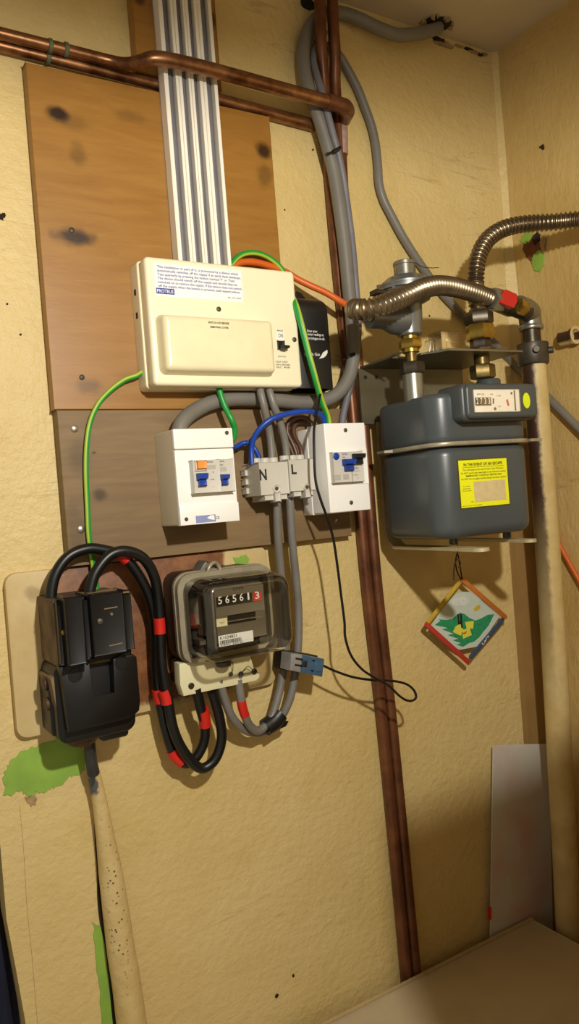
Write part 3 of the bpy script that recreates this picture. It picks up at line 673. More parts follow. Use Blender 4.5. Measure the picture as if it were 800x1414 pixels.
# ================================================================ black reading reminder holder on the wall
t = thing('sensor_housing', 'matt black plastic housing with white lettering, right of the cream fuse box', 'housing', (0.64, 0, 0.165))
xa, xb, zb_, zt = 0.600, 0.6715, 0.1634, 0.3026
prof = []
for k in range(13):
    a = PI/2*k/12; prof.append((a,))
b = MB(); rings = []
for k in range(10):          # rounded shoulders at the top, open hollow at the bottom
    z = zb_ + (zt-zb_-0.022)*k/9
    rings.append((z, 0.0))
for k in range(1, 9):
    a = PI/2*k/8; rings.append((zt-0.022+0.022*math.sin(a), 0.030*(1-math.cos(a))))
outr = []
for z, ins in rings:
    outr.append([(xa, -0.004, z), (xa, -(0.050-ins), z), (xa+0.008, -(0.055-ins), z), (xb-0.010, -(0.055-ins), z), (xb-0.004, -(0.053-ins), z), (xb, -(0.048-ins), z), (xb, -0.004, z)])
b.loft(outr, False, True)
inn = [[(xa+0.004, -0.006, z), (xa+0.004, -(0.046), z), (xa+0.010, -(0.050), z), (xb-0.012, -(0.050), z), (xb-0.007, -(0.049), z), (xb-0.004, -(0.044), z), (xb-0.004, -0.006, z)] for z in (zb_, zb_+0.03)]
b.loft(inn, False, True)
n = 7
b.bm.verts.ensure_lookup_table()
o0 = b.bm.verts[:n]; i0 = b.bm.verts[len(outr)*n:len(outr)*n+n]
for k in range(n): b.face((o0[k], o0[(k+1) % n], i0[(k+1) % n], i0[k]))
hs = b.build('shell', 'sensor', t)
b = MB(); b.prism([(p[0], p[2]) for p in ((0.6323, -0.0200, 0.3143), (0.6377, -0.0200, 0.3169), (0.6453, -0.0200, 0.3142), (0.6597, -0.0200, 0.2986), (0.6303, -0.0200, 0.2922))], 0, 0.022, 0.002); b.build('hanging_tab', 'sensor', t)
lettering([(('Enter your', 0.6274, 0.0556, 0.2461, 0.0180, 0.0040),), (('meter readings at', 0.6276, 0.0556, 0.2413, 0.0285, 0.0040),), (('britishgas.co.uk', 0.6277, 0.0556, 0.2354, 0.0300, 0.0040),)], 'ink_w', hs)
lettering([(('British Gas', 0.6199, 0.0556, 0.2109, 0.0270, 0.0046), dict(rot=0.03))], 'ink_w', hs)
b = MB()
b.prism([(p[0], p[2]) for p in [(0.6495, -0.0555, 0.2121), (0.6525, -0.0555, 0.2165), (0.6566, -0.0555, 0.2188), (0.6607, -0.0555, 0.2211), (0.6610, -0.0555, 0.2168), (0.6580, -0.0555, 0.2123), (0.6531, -0.0555, 0.2089), (0.6451, -0.0555, 0.2071)]], 0.0550, 0.0558); b.build('logo', 'ink_w', hs, smooth=False)

# ================================================================ left breaker box
X0, X1, Z0, Z1 = 0.3900, 0.4752, -0.0216, 0.1035
t = thing('breaker_box', 'white breaker box with an orange button and two blue toggles, left of the terminal blocks', 'breaker box', (0.4326, -0.02, Z0))
b = MB(); b.pillow(X0, X1, 0.0205, 0.079, Z0, Z1, 0.002, 0.001); b.build('base', 'white_side_shaded', t)
zc1 = 0.0766; zc2 = 0.0009
b = MB(); b.pillow(X0-.0003, X1+.0003, 0.079, 0.0855, zc1+.0006, Z1, 0.0015, 0.0015); b.build('top_cover', 'white_pl', t)
b = MB(); b.pillow(X0, X1, 0.079, 0.0842, zc2, zc1-.0004, 0.0015, 0.001); fr_ = b.build('front_cover', 'white_pl', t)
b = MB(); b.prism([(X0-.0003, Z0), (X1+.0003, Z0), (X1+.0003, zc2+.003), (X0-.0003, zc2+.003)], 0.079, 0.0865, 0.001); lc = b.build('bottom_cover', 'white_pl', t)
for p in ((0.4662, -0.0855, 0.0970), (0.3979, -0.0865, -0.0136)): screw(t, p[0], 0.0858, p[2], 0.0026, 'screw_d', 'cover_screw')
b = MB(); b.box(0.4085, 0.4470, 0.084, 0.0955, 0.0188, 0.0612, 0.0008); rc = b.build('residual_breaker', 'rcd_grey', t)
b = MB(); b.box(0.4473, 0.4672, 0.084, 0.0950, 0.0188, 0.0612, 0.0008); mc = b.build('circuit_breaker', 'rcd_grey', t)
def toggle(x0, x1, z0, z1, o, mat, par, h=0.010):
    b = MB(); zm = (z0+z1)/2; w = (x1-x0)
    b.box(x0+w*.14, x1-w*.14, o, o+h*.5, z0, zm+.001, 0.0008)
    b.loft([[(x0, -o, zm-.001), (x1, -o, zm-.001), (x1, -o, z1), (x0, -o, z1)], [(x0, -(o+h*.55), zm), (x1, -(o+h*.55), zm), (x1, -(o+h*.6), z1), (x0, -(o+h*.6), z1)], [(x0+w*.1, -(o+h), zm+.001), (x1-w*.1, -(o+h), zm+.001), (x1-w*.02, -(o+h), z1-.001), (x0+w*.02, -(o+h), z1-.001)]])
    return b.build('toggle', mat, par, label='blue toggle lever' if 'blue' in mat else 'black toggle lever')
toggle(0.4123, 0.4261, 0.0278, 0.0442, 0.0955, 'blue_tog', rc)
toggle(0.4465, 0.4571, 0.0279, 0.0412, 0.0950, 'blue_tog', mc)
b = MB(); b.box(0.4114, 0.4272, 0.0955, 0.0975, 0.0476, 0.0606, 0.0006); b.build('button_frame', 'rcd_grey', rc)
b = MB(); b.box(0.4135, 0.4258, 0.0972, 0.1010, 0.0502, 0.0600, 0.0008); b.build('test_button', 'orange_btn', rc, label='orange test button')
lettering([(('80A 30mA', 0.4293, 0.0957, 0.0574, 0.0085, 0.0022),), (('I', 0.4364, 0.0957, 0.0439, 0.0008, 0.0022),), (('OFF', 0.4325, 0.0957, 0.0346, 0.0055, 0.0016),), (('T', 0.4348, 0.0957, 0.0250, 0.0012, 0.0018),)], 'ink_k', rc)
b = MB(); b.box(0.4286, 0.4411, 0.0954, 0.0957, 0.0488, 0.0544); b.build('print_panel', 'pale_mark', rc, smooth=False)
lettering([(('C 40A', 0.4442, 0.0952, 0.0576, 0.0105, 0.0020),), (('6000', 0.4449, 0.0952, 0.0531, 0.0075, 0.0016),)], 'ink_k', mc)
b = MB(); b.box(0.4432, 0.4570, 0.0949, 0.0952, 0.0452, 0.0509); b.build('print_panel', 'pale_mark', mc, smooth=False)
b = MB(); b.box(0.4112, 0.4398, 0.0864, 0.0867, -0.0198, -0.0104); b.build('rating_sticker', 'lilac', lc, smooth=False)
b = MB(); b.prism([(p[0], p[2]) for p in [(0.4272, -0.0867, -0.0140), (0.4327, -0.0867, -0.0111), (0.4379, -0.0867, -0.0115), (0.4379, -0.0867, -0.0177), (0.4312, -0.0867, -0.0162)]], 0.0866, 0.0869); b.build('sticker_tear', 'paper', lc, smooth=False)
lettering([(('CE', 0.4402, 0.0868, -0.0167, 0.0050, 0.0036),)], 'ink_k', lc)

# ================================================================ right breaker box
X0, X1, Z0, Z1 = 0.6208, 0.6940, -0.0225, 0.1070
t = thing('breaker_box', 'tall white breaker box with one blue and one black toggle by the copper pipes', 'breaker box', (0.657, -0.02, Z0))
b = MB(); b.pillow(X0-.001, X1, 0.0205, 0.045, Z0-.002, Z1-.003, 0.002, 0.001); b.build('base', 'white_pl', t)
b = MB(); b.pillow(X0, X1, 0.045, 0.0900, Z0, Z1, 0.0015, 0.0015); fr_ = b.build('cover', 'white_pl', t)
for p in ((0.6578, -0.0900, 0.0964), (0.6583, -0.0900, -0.0098)): screw(t, p[0], 0.090, p[2], 0.0030, 'screw_d', 'cover_screw')
b = MB(); b.box(0.6743, 0.6929, 0.0895, 0.0907, 0.0167, 0.0679, 0.0003); b.build('blank_strip', 'white_pl', t)
b = MB(); b.box(0.6260, 0.6790, 0.089, 0.0985, 0.0205, 0.0640, 0.0008); rb_ = b.build('residual_breaker', 'rcd_grey', t)
p = (0.6319, -0.0990, 0.0583)
b = MB(); b.lathe((p[0], -0.0983, p[2]), (0, -1, 0), [(0, .0052), (.0012, .0052), (.0016, .0046)], 20); b.build('test_button', 'blue_tog', rb_, label='round blue test button')
toggle(0.6416, 0.6602, 0.0372, 0.0534, 0.0985, 'blue_tog', rb_, 0.012)
toggle(0.6598, 0.6774, 0.0459, 0.0607, 0.0985, 'black_pl', rb_, 0.012)
lettering([(('PROTEUS', 0.6431, 0.0987, 0.0595, 0.0090, 0.0026),), (('80A', 0.6434, 0.0987, 0.0555, 0.0050, 0.0018),), (('PROTEUS', 0.6592, 0.0987, 0.0384, 0.0110, 0.0026),), (('I  N', 0.6603, 0.0987, 0.0288, 0.0070, 0.0022),), (('T', 0.6670, 0.0987, 0.0238, 0.0016, 0.0022),)], 'ink_b', rb_)
b = MB()
for q0, q1 in (((0.6252, -0.0986, 0.0316), (0.6372, -0.0986, 0.0237)), ((0.6418, -0.0986, 0.0319), (0.6520, -0.0986, 0.0240))):
    b.box(q0[0], q1[0], 0.0984, 0.0987, q1[2], q0[2])
b.build('print_panel', 'pale_mark', rb_, smooth=False)
b = MB(); b.box(0.6574, 0.6582, 0.0984, 0.0988, 0.0196, 0.0369); b.box(0.6583, 0.6727, 0.0984, 0.0988, 0.0355, 0.0361); b.build('divider_line', 'ink_g', rb_, smooth=False)

# ================================================================ grey terminal blocks
def term(x0, x1, z0, z1, letter, lp, sp, label, lug):
    t = thing('terminal_block', label, 'terminal block', ((x0+x1)/2, -0.02, z0), 'terminal blocks')
    b = MB(); b.box(x0, x1, 0.0205, 0.068, z0, z1, 0.0012); bd = b.build('body', 'term_grey', t)
    n = 3; w = (x1-x0)
    for k in range(n):
        cx_ = x0+w*(0.17+0.30*k)-.001; b = MB(); b.lathe((cx_, -0.048, z1-.001), (0, 0, 1), [(0, .0074), (.0075, .0074), (.0085, .0066), (.0085, .005), (.004, .005)], 18); b.build('cable_entry', 'term_grey', t)
    for k in (0, 1):
        cx_ = x0+w*(0.14+0.48*k); b = MB(); b.box(cx_, cx_+w*.30, 0.032, 0.066, z0-.0075, z0+.001, 0.0015); b.build('bottom_shroud', 'term_grey', t)
    b = MB(); b.lathe((sp[0], -0.0675, sp[2]), (0, -1, 0), [(0, .0062), (.0018, .0062), (.0022, .0055), (.0014, .0044)], 20); b.build('screw_collar', 'term_grey', t)
    screw(t, sp[0], 0.069, sp[2], 0.0026, 'screw_d', 'cover_screw')
    b = MB(); b.box(sp[0]-.0045, sp[0]+.0045, 0.058, 0.070, z0-.010, z0+.002, 0.0015); b.build('latch', 'term_grey', t)
    if lug:
        b = MB()
        for q in (z0+.004, z0+.017, z0+.030): b.box(x0-.0045, x0+.001, 0.024, 0.034, q, q+.008, 0.001)
        b.build('side_lug', 'term_grey', t)
    lettering([((letter, lp[0], 0.0683, lp[2], lp[3], lp[4]), dict(bold=0.03))], 'ink_k', bd, label='black letter '+letter)
a = (0.5211, -0.0680, 0.0317); c = (0.5464, -0.0680, 0.0186)
term(0.5208, 0.5678, 0.0105, 0.0560, 'N', (a[0], 0, a[2], 0.0115, 0.0155), c, 'grey terminal block marked N', True)
a = (0.5739, -0.0680, 0.0378); c = (0.5973, -0.0680, 0.0178)
term(0.5692, 0.6120, 0.0130, 0.0582, 'L', (a[0], 0, a[2], 0.0085, 0.0140), c, 'grey terminal block marked L', False)

# ================================================================ meter tails and wires
b = MB(); b.tube([(0.5417, -0.0520, 0.1629), (0.5409, -0.0560, 0.1519), (0.5435, -0.0570, 0.1353), (0.5535, -0.0490, 0.1021), (0.5553, -0.0480, 0.0761), (0.5544, -0.0480, 0.0532)], .0056, 12, 7)
b.build('grey_cable', 'grey_tail', label='left grey tail between the cream fuse box and the N terminal block', cat='cable', group='grey tails above the terminal blocks')
b = MB(); b.tube([(0.5560, -0.0520, 0.1630), (0.5563, -0.0560, 0.1520), (0.5602, -0.0570, 0.1353), (0.5703, -0.0530, 0.1139), (0.5785, -0.0490, 0.0837), (0.5800, -0.0480, 0.0521)], .0056, 12, 7)
b.build('grey_cable', 'grey_tail', label='right grey tail between the cream fuse box and the L terminal block', cat='cable', group='grey tails above the terminal blocks')
t = thing('grey_cable', 'grey tail from the N terminal block down to the meter, with red tape', 'cable', (0.5038, -0.0400, -0.3224))
b = MB(); b.tube([(0.5577, -0.0480, 0.0091), (0.5573, -0.0480, -0.0024), (0.5584, -0.0420, -0.0496), (0.5632, -0.0340, -0.1032), (0.5668, -0.0310, -0.1519), (0.5664, -0.0310, -0.1828), (0.5601, -0.0310, -0.2257), (0.5491, -0.0330, -0.2660), (0.5338, -0.0350, -0.2996), (0.5230, -0.0370, -0.3137), (0.5033, -0.0410, -0.3221), (0.4870, -0.0470, -0.3110), (0.4754, -0.0550, -0.2906), (0.4692, -0.0600, -0.2672), (0.4672, -0.0600, -0.2388)], .0060, 12, 7); b.build('sheath', 'grey_tail', t)
b = MB(); b.tube([(0.4693, -0.0600, -0.2682), (0.4714, -0.0580, -0.2791), (0.4759, -0.0548, -0.2917)], .0066, 12, 5); b.build('tape_band', 'red_tape', t, label='red tape')
t = thing('grey_cable', 'grey tail from the L terminal block through the blue clamp to the meter', 'cable', (0.4944, -0.0400, -0.3234))
b = MB(); b.tube([(0.5797, -0.0480, 0.0077), (0.5792, -0.0480, -0.0039), (0.5807, -0.0440, -0.0623), (0.5858, -0.0380, -0.1164), (0.5880, -0.0340, -0.1675), (0.5807, -0.0340, -0.2267), (0.5635, -0.0350, -0.2845), (0.5485, -0.0310, -0.3120), (0.5337, -0.0270, -0.3256), (0.5076, -0.0300, -0.3286), (0.4810, -0.0380, -0.3157), (0.4587, -0.0480, -0.2904), (0.4466, -0.0550, -0.2616), (0.4389, -0.0600, -0.2335)], .0060, 12, 7); b.build('sheath', 'grey_tail', t)
t = thing('tape_wrap', 'black tape wrapped around the two grey tails at their lowest bend', 'tape', (0.5296, -0.0300, -0.3251))
b = MB(); b.tube([(0.5435, -0.0340, -0.3071), (0.5317, -0.0340, -0.3162), (0.5162, -0.0350, -0.3221)], [.0128, .0135, .0128], 14, 5); b.build('wrap', 'black_tape', t)
b = MB(); b.solid([(0.5174, -0.0460, -0.3179), (0.5324, -0.0460, -0.3118), (0.5547, -0.0380, -0.3204), (0.5492, -0.0380, -0.3266), (0.5344, -0.0400, -0.3282), (0.5131, -0.0440, -0.3257)], (0, 0.0012, 0)); b.build('loose_end', 'black_tape', t)

b = MB(); b.tube([(0.6446, -0.0580, 0.1069), (0.6378, -0.0640, 0.1191), (0.6254, -0.0680, 0.1250), (0.6017, -0.0700, 0.1270), (0.5707, -0.0700, 0.1231), (0.5474, -0.0680, 0.1164), (0.5322, -0.0620, 0.1051), (0.5235, -0.0540, 0.0898), (0.5216, -0.0500, 0.0770), (0.5202, -0.0500, 0.0545)], .0040, 10, 7)
b.build('blue_wire', 'blue_wire', label='blue wire arching from the tall breaker box to the N terminal block', cat='wire')
b = MB(); b.tube([(0.4921, -0.0400, 0.0819), (0.5035, -0.0380, 0.0818), (0.5155, -0.0380, 0.0866), (0.5227, -0.0420, 0.0860), (0.5291, -0.0460, 0.0771), (0.5345, -0.0470, 0.0644), (0.5359, -0.0470, 0.0540)], .0036, 10, 7)
b.build('blue_wire', 'blue_wire', label='short blue wire between the left breaker box and the N terminal block', cat='wire')
b = MB(); b.tube([(0.6333, -0.0400, 0.1093), (0.6252, -0.0400, 0.1203), (0.6076, -0.0400, 0.1226), (0.5930, -0.0400, 0.1153), (0.5886, -0.0410, 0.1003), (0.5940, -0.0440, 0.0838), (0.5971, -0.0470, 0.0696), (0.5974, -0.0480, 0.0514)], .0036, 10, 7)
b.build('brown_wire', 'brown_wire', label='left brown wire curling from the tall breaker box to the L terminal block', cat='wire', group='brown wires')
b = MB(); b.tube([(0.6436, -0.0340, 0.1077), (0.6338, -0.0340, 0.1155), (0.6171, -0.0320, 0.1171), (0.6062, -0.0320, 0.1085), (0.6036, -0.0360, 0.0941), (0.6062, -0.0440, 0.0792), (0.6062, -0.0480, 0.0660), (0.6061, -0.0480, 0.0510)], .0036, 10, 7)
b.build('brown_wire', 'brown_wire', label='right brown wire curling from the tall breaker box to the L terminal block', cat='wire', group='brown wires')

def earth(pts, label, r=0.0032, stripe=True, ph=0.6, rt=2.2):
    t = thing('earth_wire', label, 'wire', pts[-1])
    b = MB(); b.tube(pts, r, 12, 7); b.build('sheath', 'green_e', t)
    if stripe:
        P, T = curve(pts, 7); b = MB(); n = len(P); rings = []
        nrm = Vector((0, -1, 0))
        pp = []
        for i in range(n):
            q = (nrm-T[i]*nrm.dot(T[i])).normalized(); bn = T[i].cross(q); a = ph+rt*i/n
            pp.append(P[i]+(q*math.cos(a)+bn*math.sin(a))*(r*0.45))
        b.tube(pp, r*0.72, 10, 1); b.build('stripe', 'yellow_e', t, label='yellow stripe')
    return t
earth([(0.3753, -0.0300, 0.1861), (0.3668, -0.0300, 0.1811), (0.3511, -0.0280, 0.1755), (0.3309, -0.0260, 0.1613), (0.3143, -0.0250, 0.1444), (0.3020, -0.0250, 0.1219), (0.2950, -0.0250, 0.0940), (0.2911, -0.0250, 0.0586), (0.2892, -0.0250, 0.0121), (0.2880, -0.0250, -0.0252), (0.2899, -0.0240, -0.0516), (0.2922, -0.0220, -0.0772), (0.2967, -0.0200, -0.1109)], 'green and yellow wire looping from the fuse box down behind the black cables', 0.0034, True, 0.5, 0.6)
earth([(0.4804, -0.0450, 0.1695), (0.4806, -0.0470, 0.1571), (0.4851, -0.0500, 0.1365), (0.4911, -0.0550, 0.1177), (0.4961, -0.0520, 0.1059), (0.4947, -0.0480, 0.0922), (0.4884, -0.0460, 0.0865)], 'plain green wire from under the fuse box into the left breaker box', 0.0042, False)
earth([(0.5213, -0.0300, 0.3426), (0.5328, -0.0300, 0.3541), (0.5465, -0.0300, 0.3617), (0.5635, -0.0300, 0.3645), (0.5803, -0.0300, 0.3619), (0.5969, -0.0300, 0.3539), (0.6096, -0.0300, 0.3422), (0.6169, -0.0280, 0.3261)], 'green and yellow wire arching over the top of the fuse box', 0.0038, True, 0.9, 0.2)
earth([(0.6032, -0.0600, 0.2928), (0.6018, -0.0700, 0.2775), (0.6050, -0.0750, 0.2515), (0.6118, -0.0750, 0.2184), (0.6190, -0.0750, 0.1872), (0.6273, -0.0720, 0.1604), (0.6371, -0.0660, 0.1402), (0.6485, -0.0600, 0.1217), (0.6520, -0.0580, 0.1024)], 'green and yellow wire passing in front of the black housing', 0.0044, True, -0.7, 0.5)
b = MB(); b.tube([(0.5205, -0.0260, 0.3375), (0.5379, -0.0260, 0.3485), (0.5621, -0.0260, 0.3519), (0.5888, -0.0260, 0.3490), (0.6158, -0.0280, 0.3412), (0.6316, -0.0320, 0.3316), (0.6514, -0.0400, 0.3201), (0.6721, -0.0470, 0.3099), (0.6935, -0.0530, 0.2967), (0.7084, -0.0540, 0.2897), (0.7190, -0.0540, 0.2859)], .0050, 12, 7)
b.build('orange_cable', 'orange', label='orange cable from behind the fuse box towards the corrugated gas hose', cat='cable')
b = MB(); b.tube([(1.1210, -0.0645, -0.0768), (1.1210, -0.0675, -0.0978), (1.1210, -0.0795, -0.1239), (1.1210, -0.0958, -0.1520), (1.1210, -0.1118, -0.1783), (1.1210, -0.1379, -0.2210)], .0042, 10, 6)
b.build('orange_cable', 'orange', label='orange cable on the right wall beside the cream gas pipe', cat='cable')

# thin black lead to the clamp
b = MB(); b.tube([(0.6420, -0.0550, 0.1699), (0.6334, -0.0700, 0.1566), (0.6226, -0.0780, 0.1384), (0.6132, -0.0840, 0.1208), (0.6010, -0.0940, 0.0990), (0.5942, -0.1000, 0.0678), (0.5927, -0.1000, 0.0249), (0.5988, -0.1000, -0.0020), (0.6078, -0.0980, -0.0252), (0.6182, -0.0950, -0.0572), (0.6234, -0.0930, -0.0973), (0.6266, -0.0920, -0.1397), (0.6290, -0.0920, -0.1820), (0.6283, -0.0920, -0.2030), (0.6361, -0.0920, -0.2306), (0.6535, -0.0920, -0.2538), (0.6751, -0.0930, -0.2705), (0.6974, -0.0940, -0.2854), (0.7169, -0.0950, -0.3054), (0.7301, -0.0950, -0.3147), (0.7426, -0.0950, -0.3172), (0.7496, -0.0940, -0.3132), (0.7467, -0.0920, -0.3019), (0.7345, -0.0890, -0.2912), (0.7112, -0.0840, -0.2831), (0.6812, -0.0790, -0.2772), (0.6503, -0.0730, -0.2680), (0.6235, -0.0680, -0.2552), (0.6042, -0.0640, -0.2437)], .0019, 8, 7)
b.build('black_lead', 'black_thin', label='thin black lead looping down to the blue-grey clamp', cat='lead')

# current clamp
t = thing('current_clamp', 'small blue-grey current clamp gripping the right grey tail', 'clamp', (0.5929, -0.0400, -0.2463))
def slab(pts, o0, o1, name, mat, bev=0.002):
    b = MB(); b.prism([(p[0], p[2]) for p in pts], o0, o1, bev); return b.build(name, mat, t)
M['ct'] = plain('blue_grey_clamp_plastic', '#47647c', 0.3, 0, 0.15, 60)
M['ct_l'] = plain('pale_clamp_jaw', '#a29f98', 0.3, 0.2, 0.15, 60)
slab([(0.5510, -0.0660, -0.2143), (0.6090, -0.0660, -0.2326), (0.6025, -0.0660, -0.2612), (0.5460, -0.0660, -0.2423)], 0.020, 0.046, 'clamp_body', 'black_pl')
slab([(0.5615, -0.0680, -0.2189), (0.6062, -0.0680, -0.2340), (0.6001, -0.0680, -0.2594), (0.5567, -0.0680, -0.2440)], 0.046, 0.068, 'cover', 'ct', 0.0025)
slab([(0.5484, -0.0700, -0.2154), (0.5674, -0.0700, -0.2207), (0.5620, -0.0700, -0.2457), (0.5439, -0.0700, -0.2393)], 0.044, 0.071, 'jaw', 'ct_l', 0.003)
b = MB()
for q0, q1 in (((0.5546, -0.0705, -0.2236), (0.5664, -0.0705, -0.2277)), ((0.5526, -0.0705, -0.2325), (0.5644, -0.0705, -0.2362))):
    b.tube([q0, q1], .0016, 8, 2)
b.build('jaw_groove', 'black_pl', t)
slab([(0.5679, -0.0690, -0.2292), (0.5757, -0.0690, -0.2316), (0.5736, -0.0690, -0.2402), (0.5659, -0.0690, -0.2377)], 0.067, 0.0690, 'latch', 'meter_dark', 0.0005)
for pts in ([(0.5832, -0.0690, -0.2309), (0.5893, -0.0690, -0.2325), (0.5866, -0.0690, -0.2346)], [(0.5794, -0.0690, -0.2449), (0.5855, -0.0690, -0.2465), (0.5828, -0.0690, -0.2486)]): slab(pts, 0.0675, 0.0690, 'latch_mark', 'black_pl', 0)
slab([(0.5890, -0.0690, -0.2350), (0.6026, -0.0690, -0.2390), (0.6001, -0.0690, -0.2518), (0.5866, -0.0690, -0.2483)], 0.067, 0.0692, 'cover_rib', 'ct', 0.0006)

# heavy black tails
t = thing('black_cable', 'outer heavy black cable looping from the service fuse to the electricity meter', 'cable', (0.4019, -0.0300, -0.3475), 'heavy black cables')
b = MB(); b.tube([(0.2294, -0.0450, -0.1089), (0.2287, -0.0450, -0.0964), (0.2361, -0.0450, -0.0696), (0.2538, -0.0450, -0.0483), (0.2780, -0.0450, -0.0407), (0.2991, -0.0450, -0.0442), (0.3231, -0.0450, -0.0546), (0.3398, -0.0450, -0.0761), (0.3550, -0.0420, -0.1086), (0.3626, -0.0360, -0.1418), (0.3629, -0.0340, -0.1720), (0.3616, -0.0320, -0.2079), (0.3630, -0.0320, -0.2518), (0.3685, -0.0320, -0.2968), (0.3781, -0.0320, -0.3304), (0.3909, -0.0340, -0.3428), (0.4031, -0.0360, -0.3403), (0.4169, -0.0400, -0.3208), (0.4185, -0.0460, -0.2961), (0.4104, -0.0550, -0.2670), (0.4043, -0.0600, -0.2386)], .0070, 14, 7); b.build('sheath', 'black_tail', t)
b = MB(); b.tube([(0.3166, -0.0450, -0.0511), (0.3240, -0.0450, -0.0551), (0.3293, -0.0450, -0.0609)], .0077, 14, 4); b.build('tape_band', 'red_tape', t, label='red tape')
b = MB(); b.tube([(0.3607, -0.0320, -0.2368), (0.3615, -0.0320, -0.2457), (0.3628, -0.0320, -0.2547)], .0077, 14, 4); b.build('tape_band', 'red_tape', t, label='red tape')
b = MB(); b.tube([(0.3737, -0.0320, -0.3215), (0.3781, -0.0320, -0.3304), (0.3871, -0.0335, -0.3410)], .0079, 14, 4); b.build('tape_band', 'red_tape', t, label='red tape')
b = MB(); b.tube([(0.4136, -0.0538, -0.2708), (0.4171, -0.0500, -0.2831), (0.4187, -0.0462, -0.2951)], .0084, 14, 4); b.build('tape_band', 'red_tape', t, label='red tape')
t = thing('black_cable', 'inner heavy black cable with the tighter arch above the service fuse', 'cable', (0.4151, -0.0300, -0.3578), 'heavy black cables')
b = MB(); b.tube([(0.2720, -0.0600, -0.1047), (0.2741, -0.0600, -0.0896), (0.2831, -0.0600, -0.0691), (0.3032, -0.0600, -0.0503), (0.3242, -0.0600, -0.0479), (0.3462, -0.0580, -0.0595), (0.3605, -0.0540, -0.0848), (0.3655, -0.0490, -0.1200), (0.3652, -0.0470, -0.1565), (0.3644, -0.0460, -0.2063), (0.3683, -0.0460, -0.2445), (0.3735, -0.0460, -0.2910), (0.3872, -0.0460, -0.3262), (0.4083, -0.0460, -0.3509), (0.4274, -0.0480, -0.3443), (0.4397, -0.0500, -0.3188), (0.4373, -0.0540, -0.2856), (0.4269, -0.0600, -0.2479)], .0070, 14, 7); b.build('sheath', 'black_tail', t)
b = MB(); b.tube([(0.3647, -0.0478, -0.1401), (0.3651, -0.0472, -0.1507), (0.3648, -0.0470, -0.1612)], .0077, 14, 4); b.build('tape_band', 'red_tape', t, label='red tape')
b = MB(); b.tube([(0.3639, -0.0460, -0.2360), (0.3663, -0.0460, -0.2441), (0.3674, -0.0460, -0.2549)], .0077, 14, 4); b.build('tape_band', 'red_tape', t, label='red tape')

# ================================================================ black service fuse (cut-out)
t = thing('service_fuse', 'black bakelite service fuse block on the cream painted board', 'fuse', (0.265, -0.012, -0.273))
xl, xr = 0.2215, 0.3085
b = MB(); b.pillow(xl, xr, 0.0125, 0.094, -0.174, -0.0945, 0.003, 0.002); b.build('upper_body', 'bakelite', t)
b = MB(); b.box(xl-.0014, xl, 0.013, 0.090, -0.173, -0.0955, 0.0005); b.build('side_cheek', 'bakelite_s', t, label='dusty brown left side')
b = MB(); b.box(0.2212, 0.2303, 0.0935, 0.100, -0.170, -0.0970, 0.001); b.build('side_ledge', 'bakelite', t)
b = MB(); b.box(0.2262, 0.2470, 0.0935, 0.116, -0.1695, -0.0909, 0.0025); b.build('fuse_carrier', 'bakelite', t)
b = MB(); b.box(0.2506, 0.2591, 0.0935, 0.101, -0.168, -0.0980, 0.001); b.build('fuse_ledge', 'bakelite', t)
b = MB(); b.box(0.2572, 0.2975, 0.0935, 0.110, -0.165, -0.0924, 0.002); nb = b.build('neutral_cover', 'bakelite', t)
b = MB(); b.box(0.2996, xr+.001, 0.0935, 0.103, -0.164, -0.0935, 0.001); b.build('side_ledge', 'bakelite', t)
b = MB(); b.box(0.2612, xr-.002, 0.050, 0.108, -0.0955, -0.0935, 0.0008); b.build('dust_ledge', 'dust', t, label='dusty brown top edge')
for p, m_ in (((0.2275, -0.1000, -0.1322), 'brass'), ((0.2675, -0.1100, -0.1245), 'screw_d'), ((0.2821, -0.1100, -0.1180), 'screw')):
    b = MB(); b.lathe((p[0], -.0995 if m_ == 'brass' else -.1095, p[2]), (0, -1, 0), [(0, .0036), (.002, .0036), (.003, .002)] if m_ != 'screw' else [(0, .0022), (.002, .0020), (.003, .001)], 14); b.build('screw', m_, t)
for q0, q1 in (((0.2738, -0.1102, -0.1108), (0.2898, -0.1102, -0.1104)), ((0.2763, -0.1102, -0.1551), (0.2924, -0.1102, -0.1542))):
    b = MB(); b.tube([q0, q1], .0008, 6, 2); b.build('moulded_line', 'bakelite_s', nb)
b = MB(); b.pillow(0.2175, 0.3130, 0.0125, 0.080, -0.2700, -0.172, 0.014, 0.006); b.build('lower_body', 'bakelite', t)
b = MB(); b.prism([(p[0], p[2]) for p in [(0.2135, -0.0300, -0.1886), (0.2181, -0.0300, -0.1859), (0.2205, -0.0300, -0.1989), (0.2274, -0.0300, -0.2455), (0.2364, -0.0300, -0.2675), (0.2295, -0.0300, -0.2641), (0.2180, -0.0300, -0.2300)]], 0.0125, 0.075, 0.001); b.build('side_cheek', 'bakelite_s', t, label='dusty brown left side')
xs0, xs1 = 0.2555, 0.2834; zs0, zs1 = -0.2152, -0.1740
fx0, fx1, fz0, fz1 = 0.2209, 0.3135, -0.2500, -0.1726
b = MB(); b.prism([(fx0+.004, fz0), (fx1-.012, fz0+.001), (fx1-.002, fz0+.008), (fx1, fz0+.020), (fx1, fz1-.004), (fx1-.004, fz1), (xs1, fz1), (xs1, zs0), (xs0, zs0), (xs0, fz1), (fx0, fz1)], 0.078, 0.0965, 0.001); b.build('front_plate', 'bakelite', t)
b = MB(); b.box(xs0, xs1, 0.078, 0.085, zs1-.004, zs1+.004, 0.001); b.build('dust_ledge', 'dust', t, label='dusty brown ledge above the slot')
for p in ((0.2941, -0.0965, -0.1791), (0.2373, -0.0965, -0.1845)):
    b = MB(); b.lathe((p[0], -.0962, p[2]), (0, -1, 0), [(0, .0085), (.0014, .0085), (.0014, .0070), (.0004, .0068)], 22); b.build('blank_disc', 'bakelite', t)
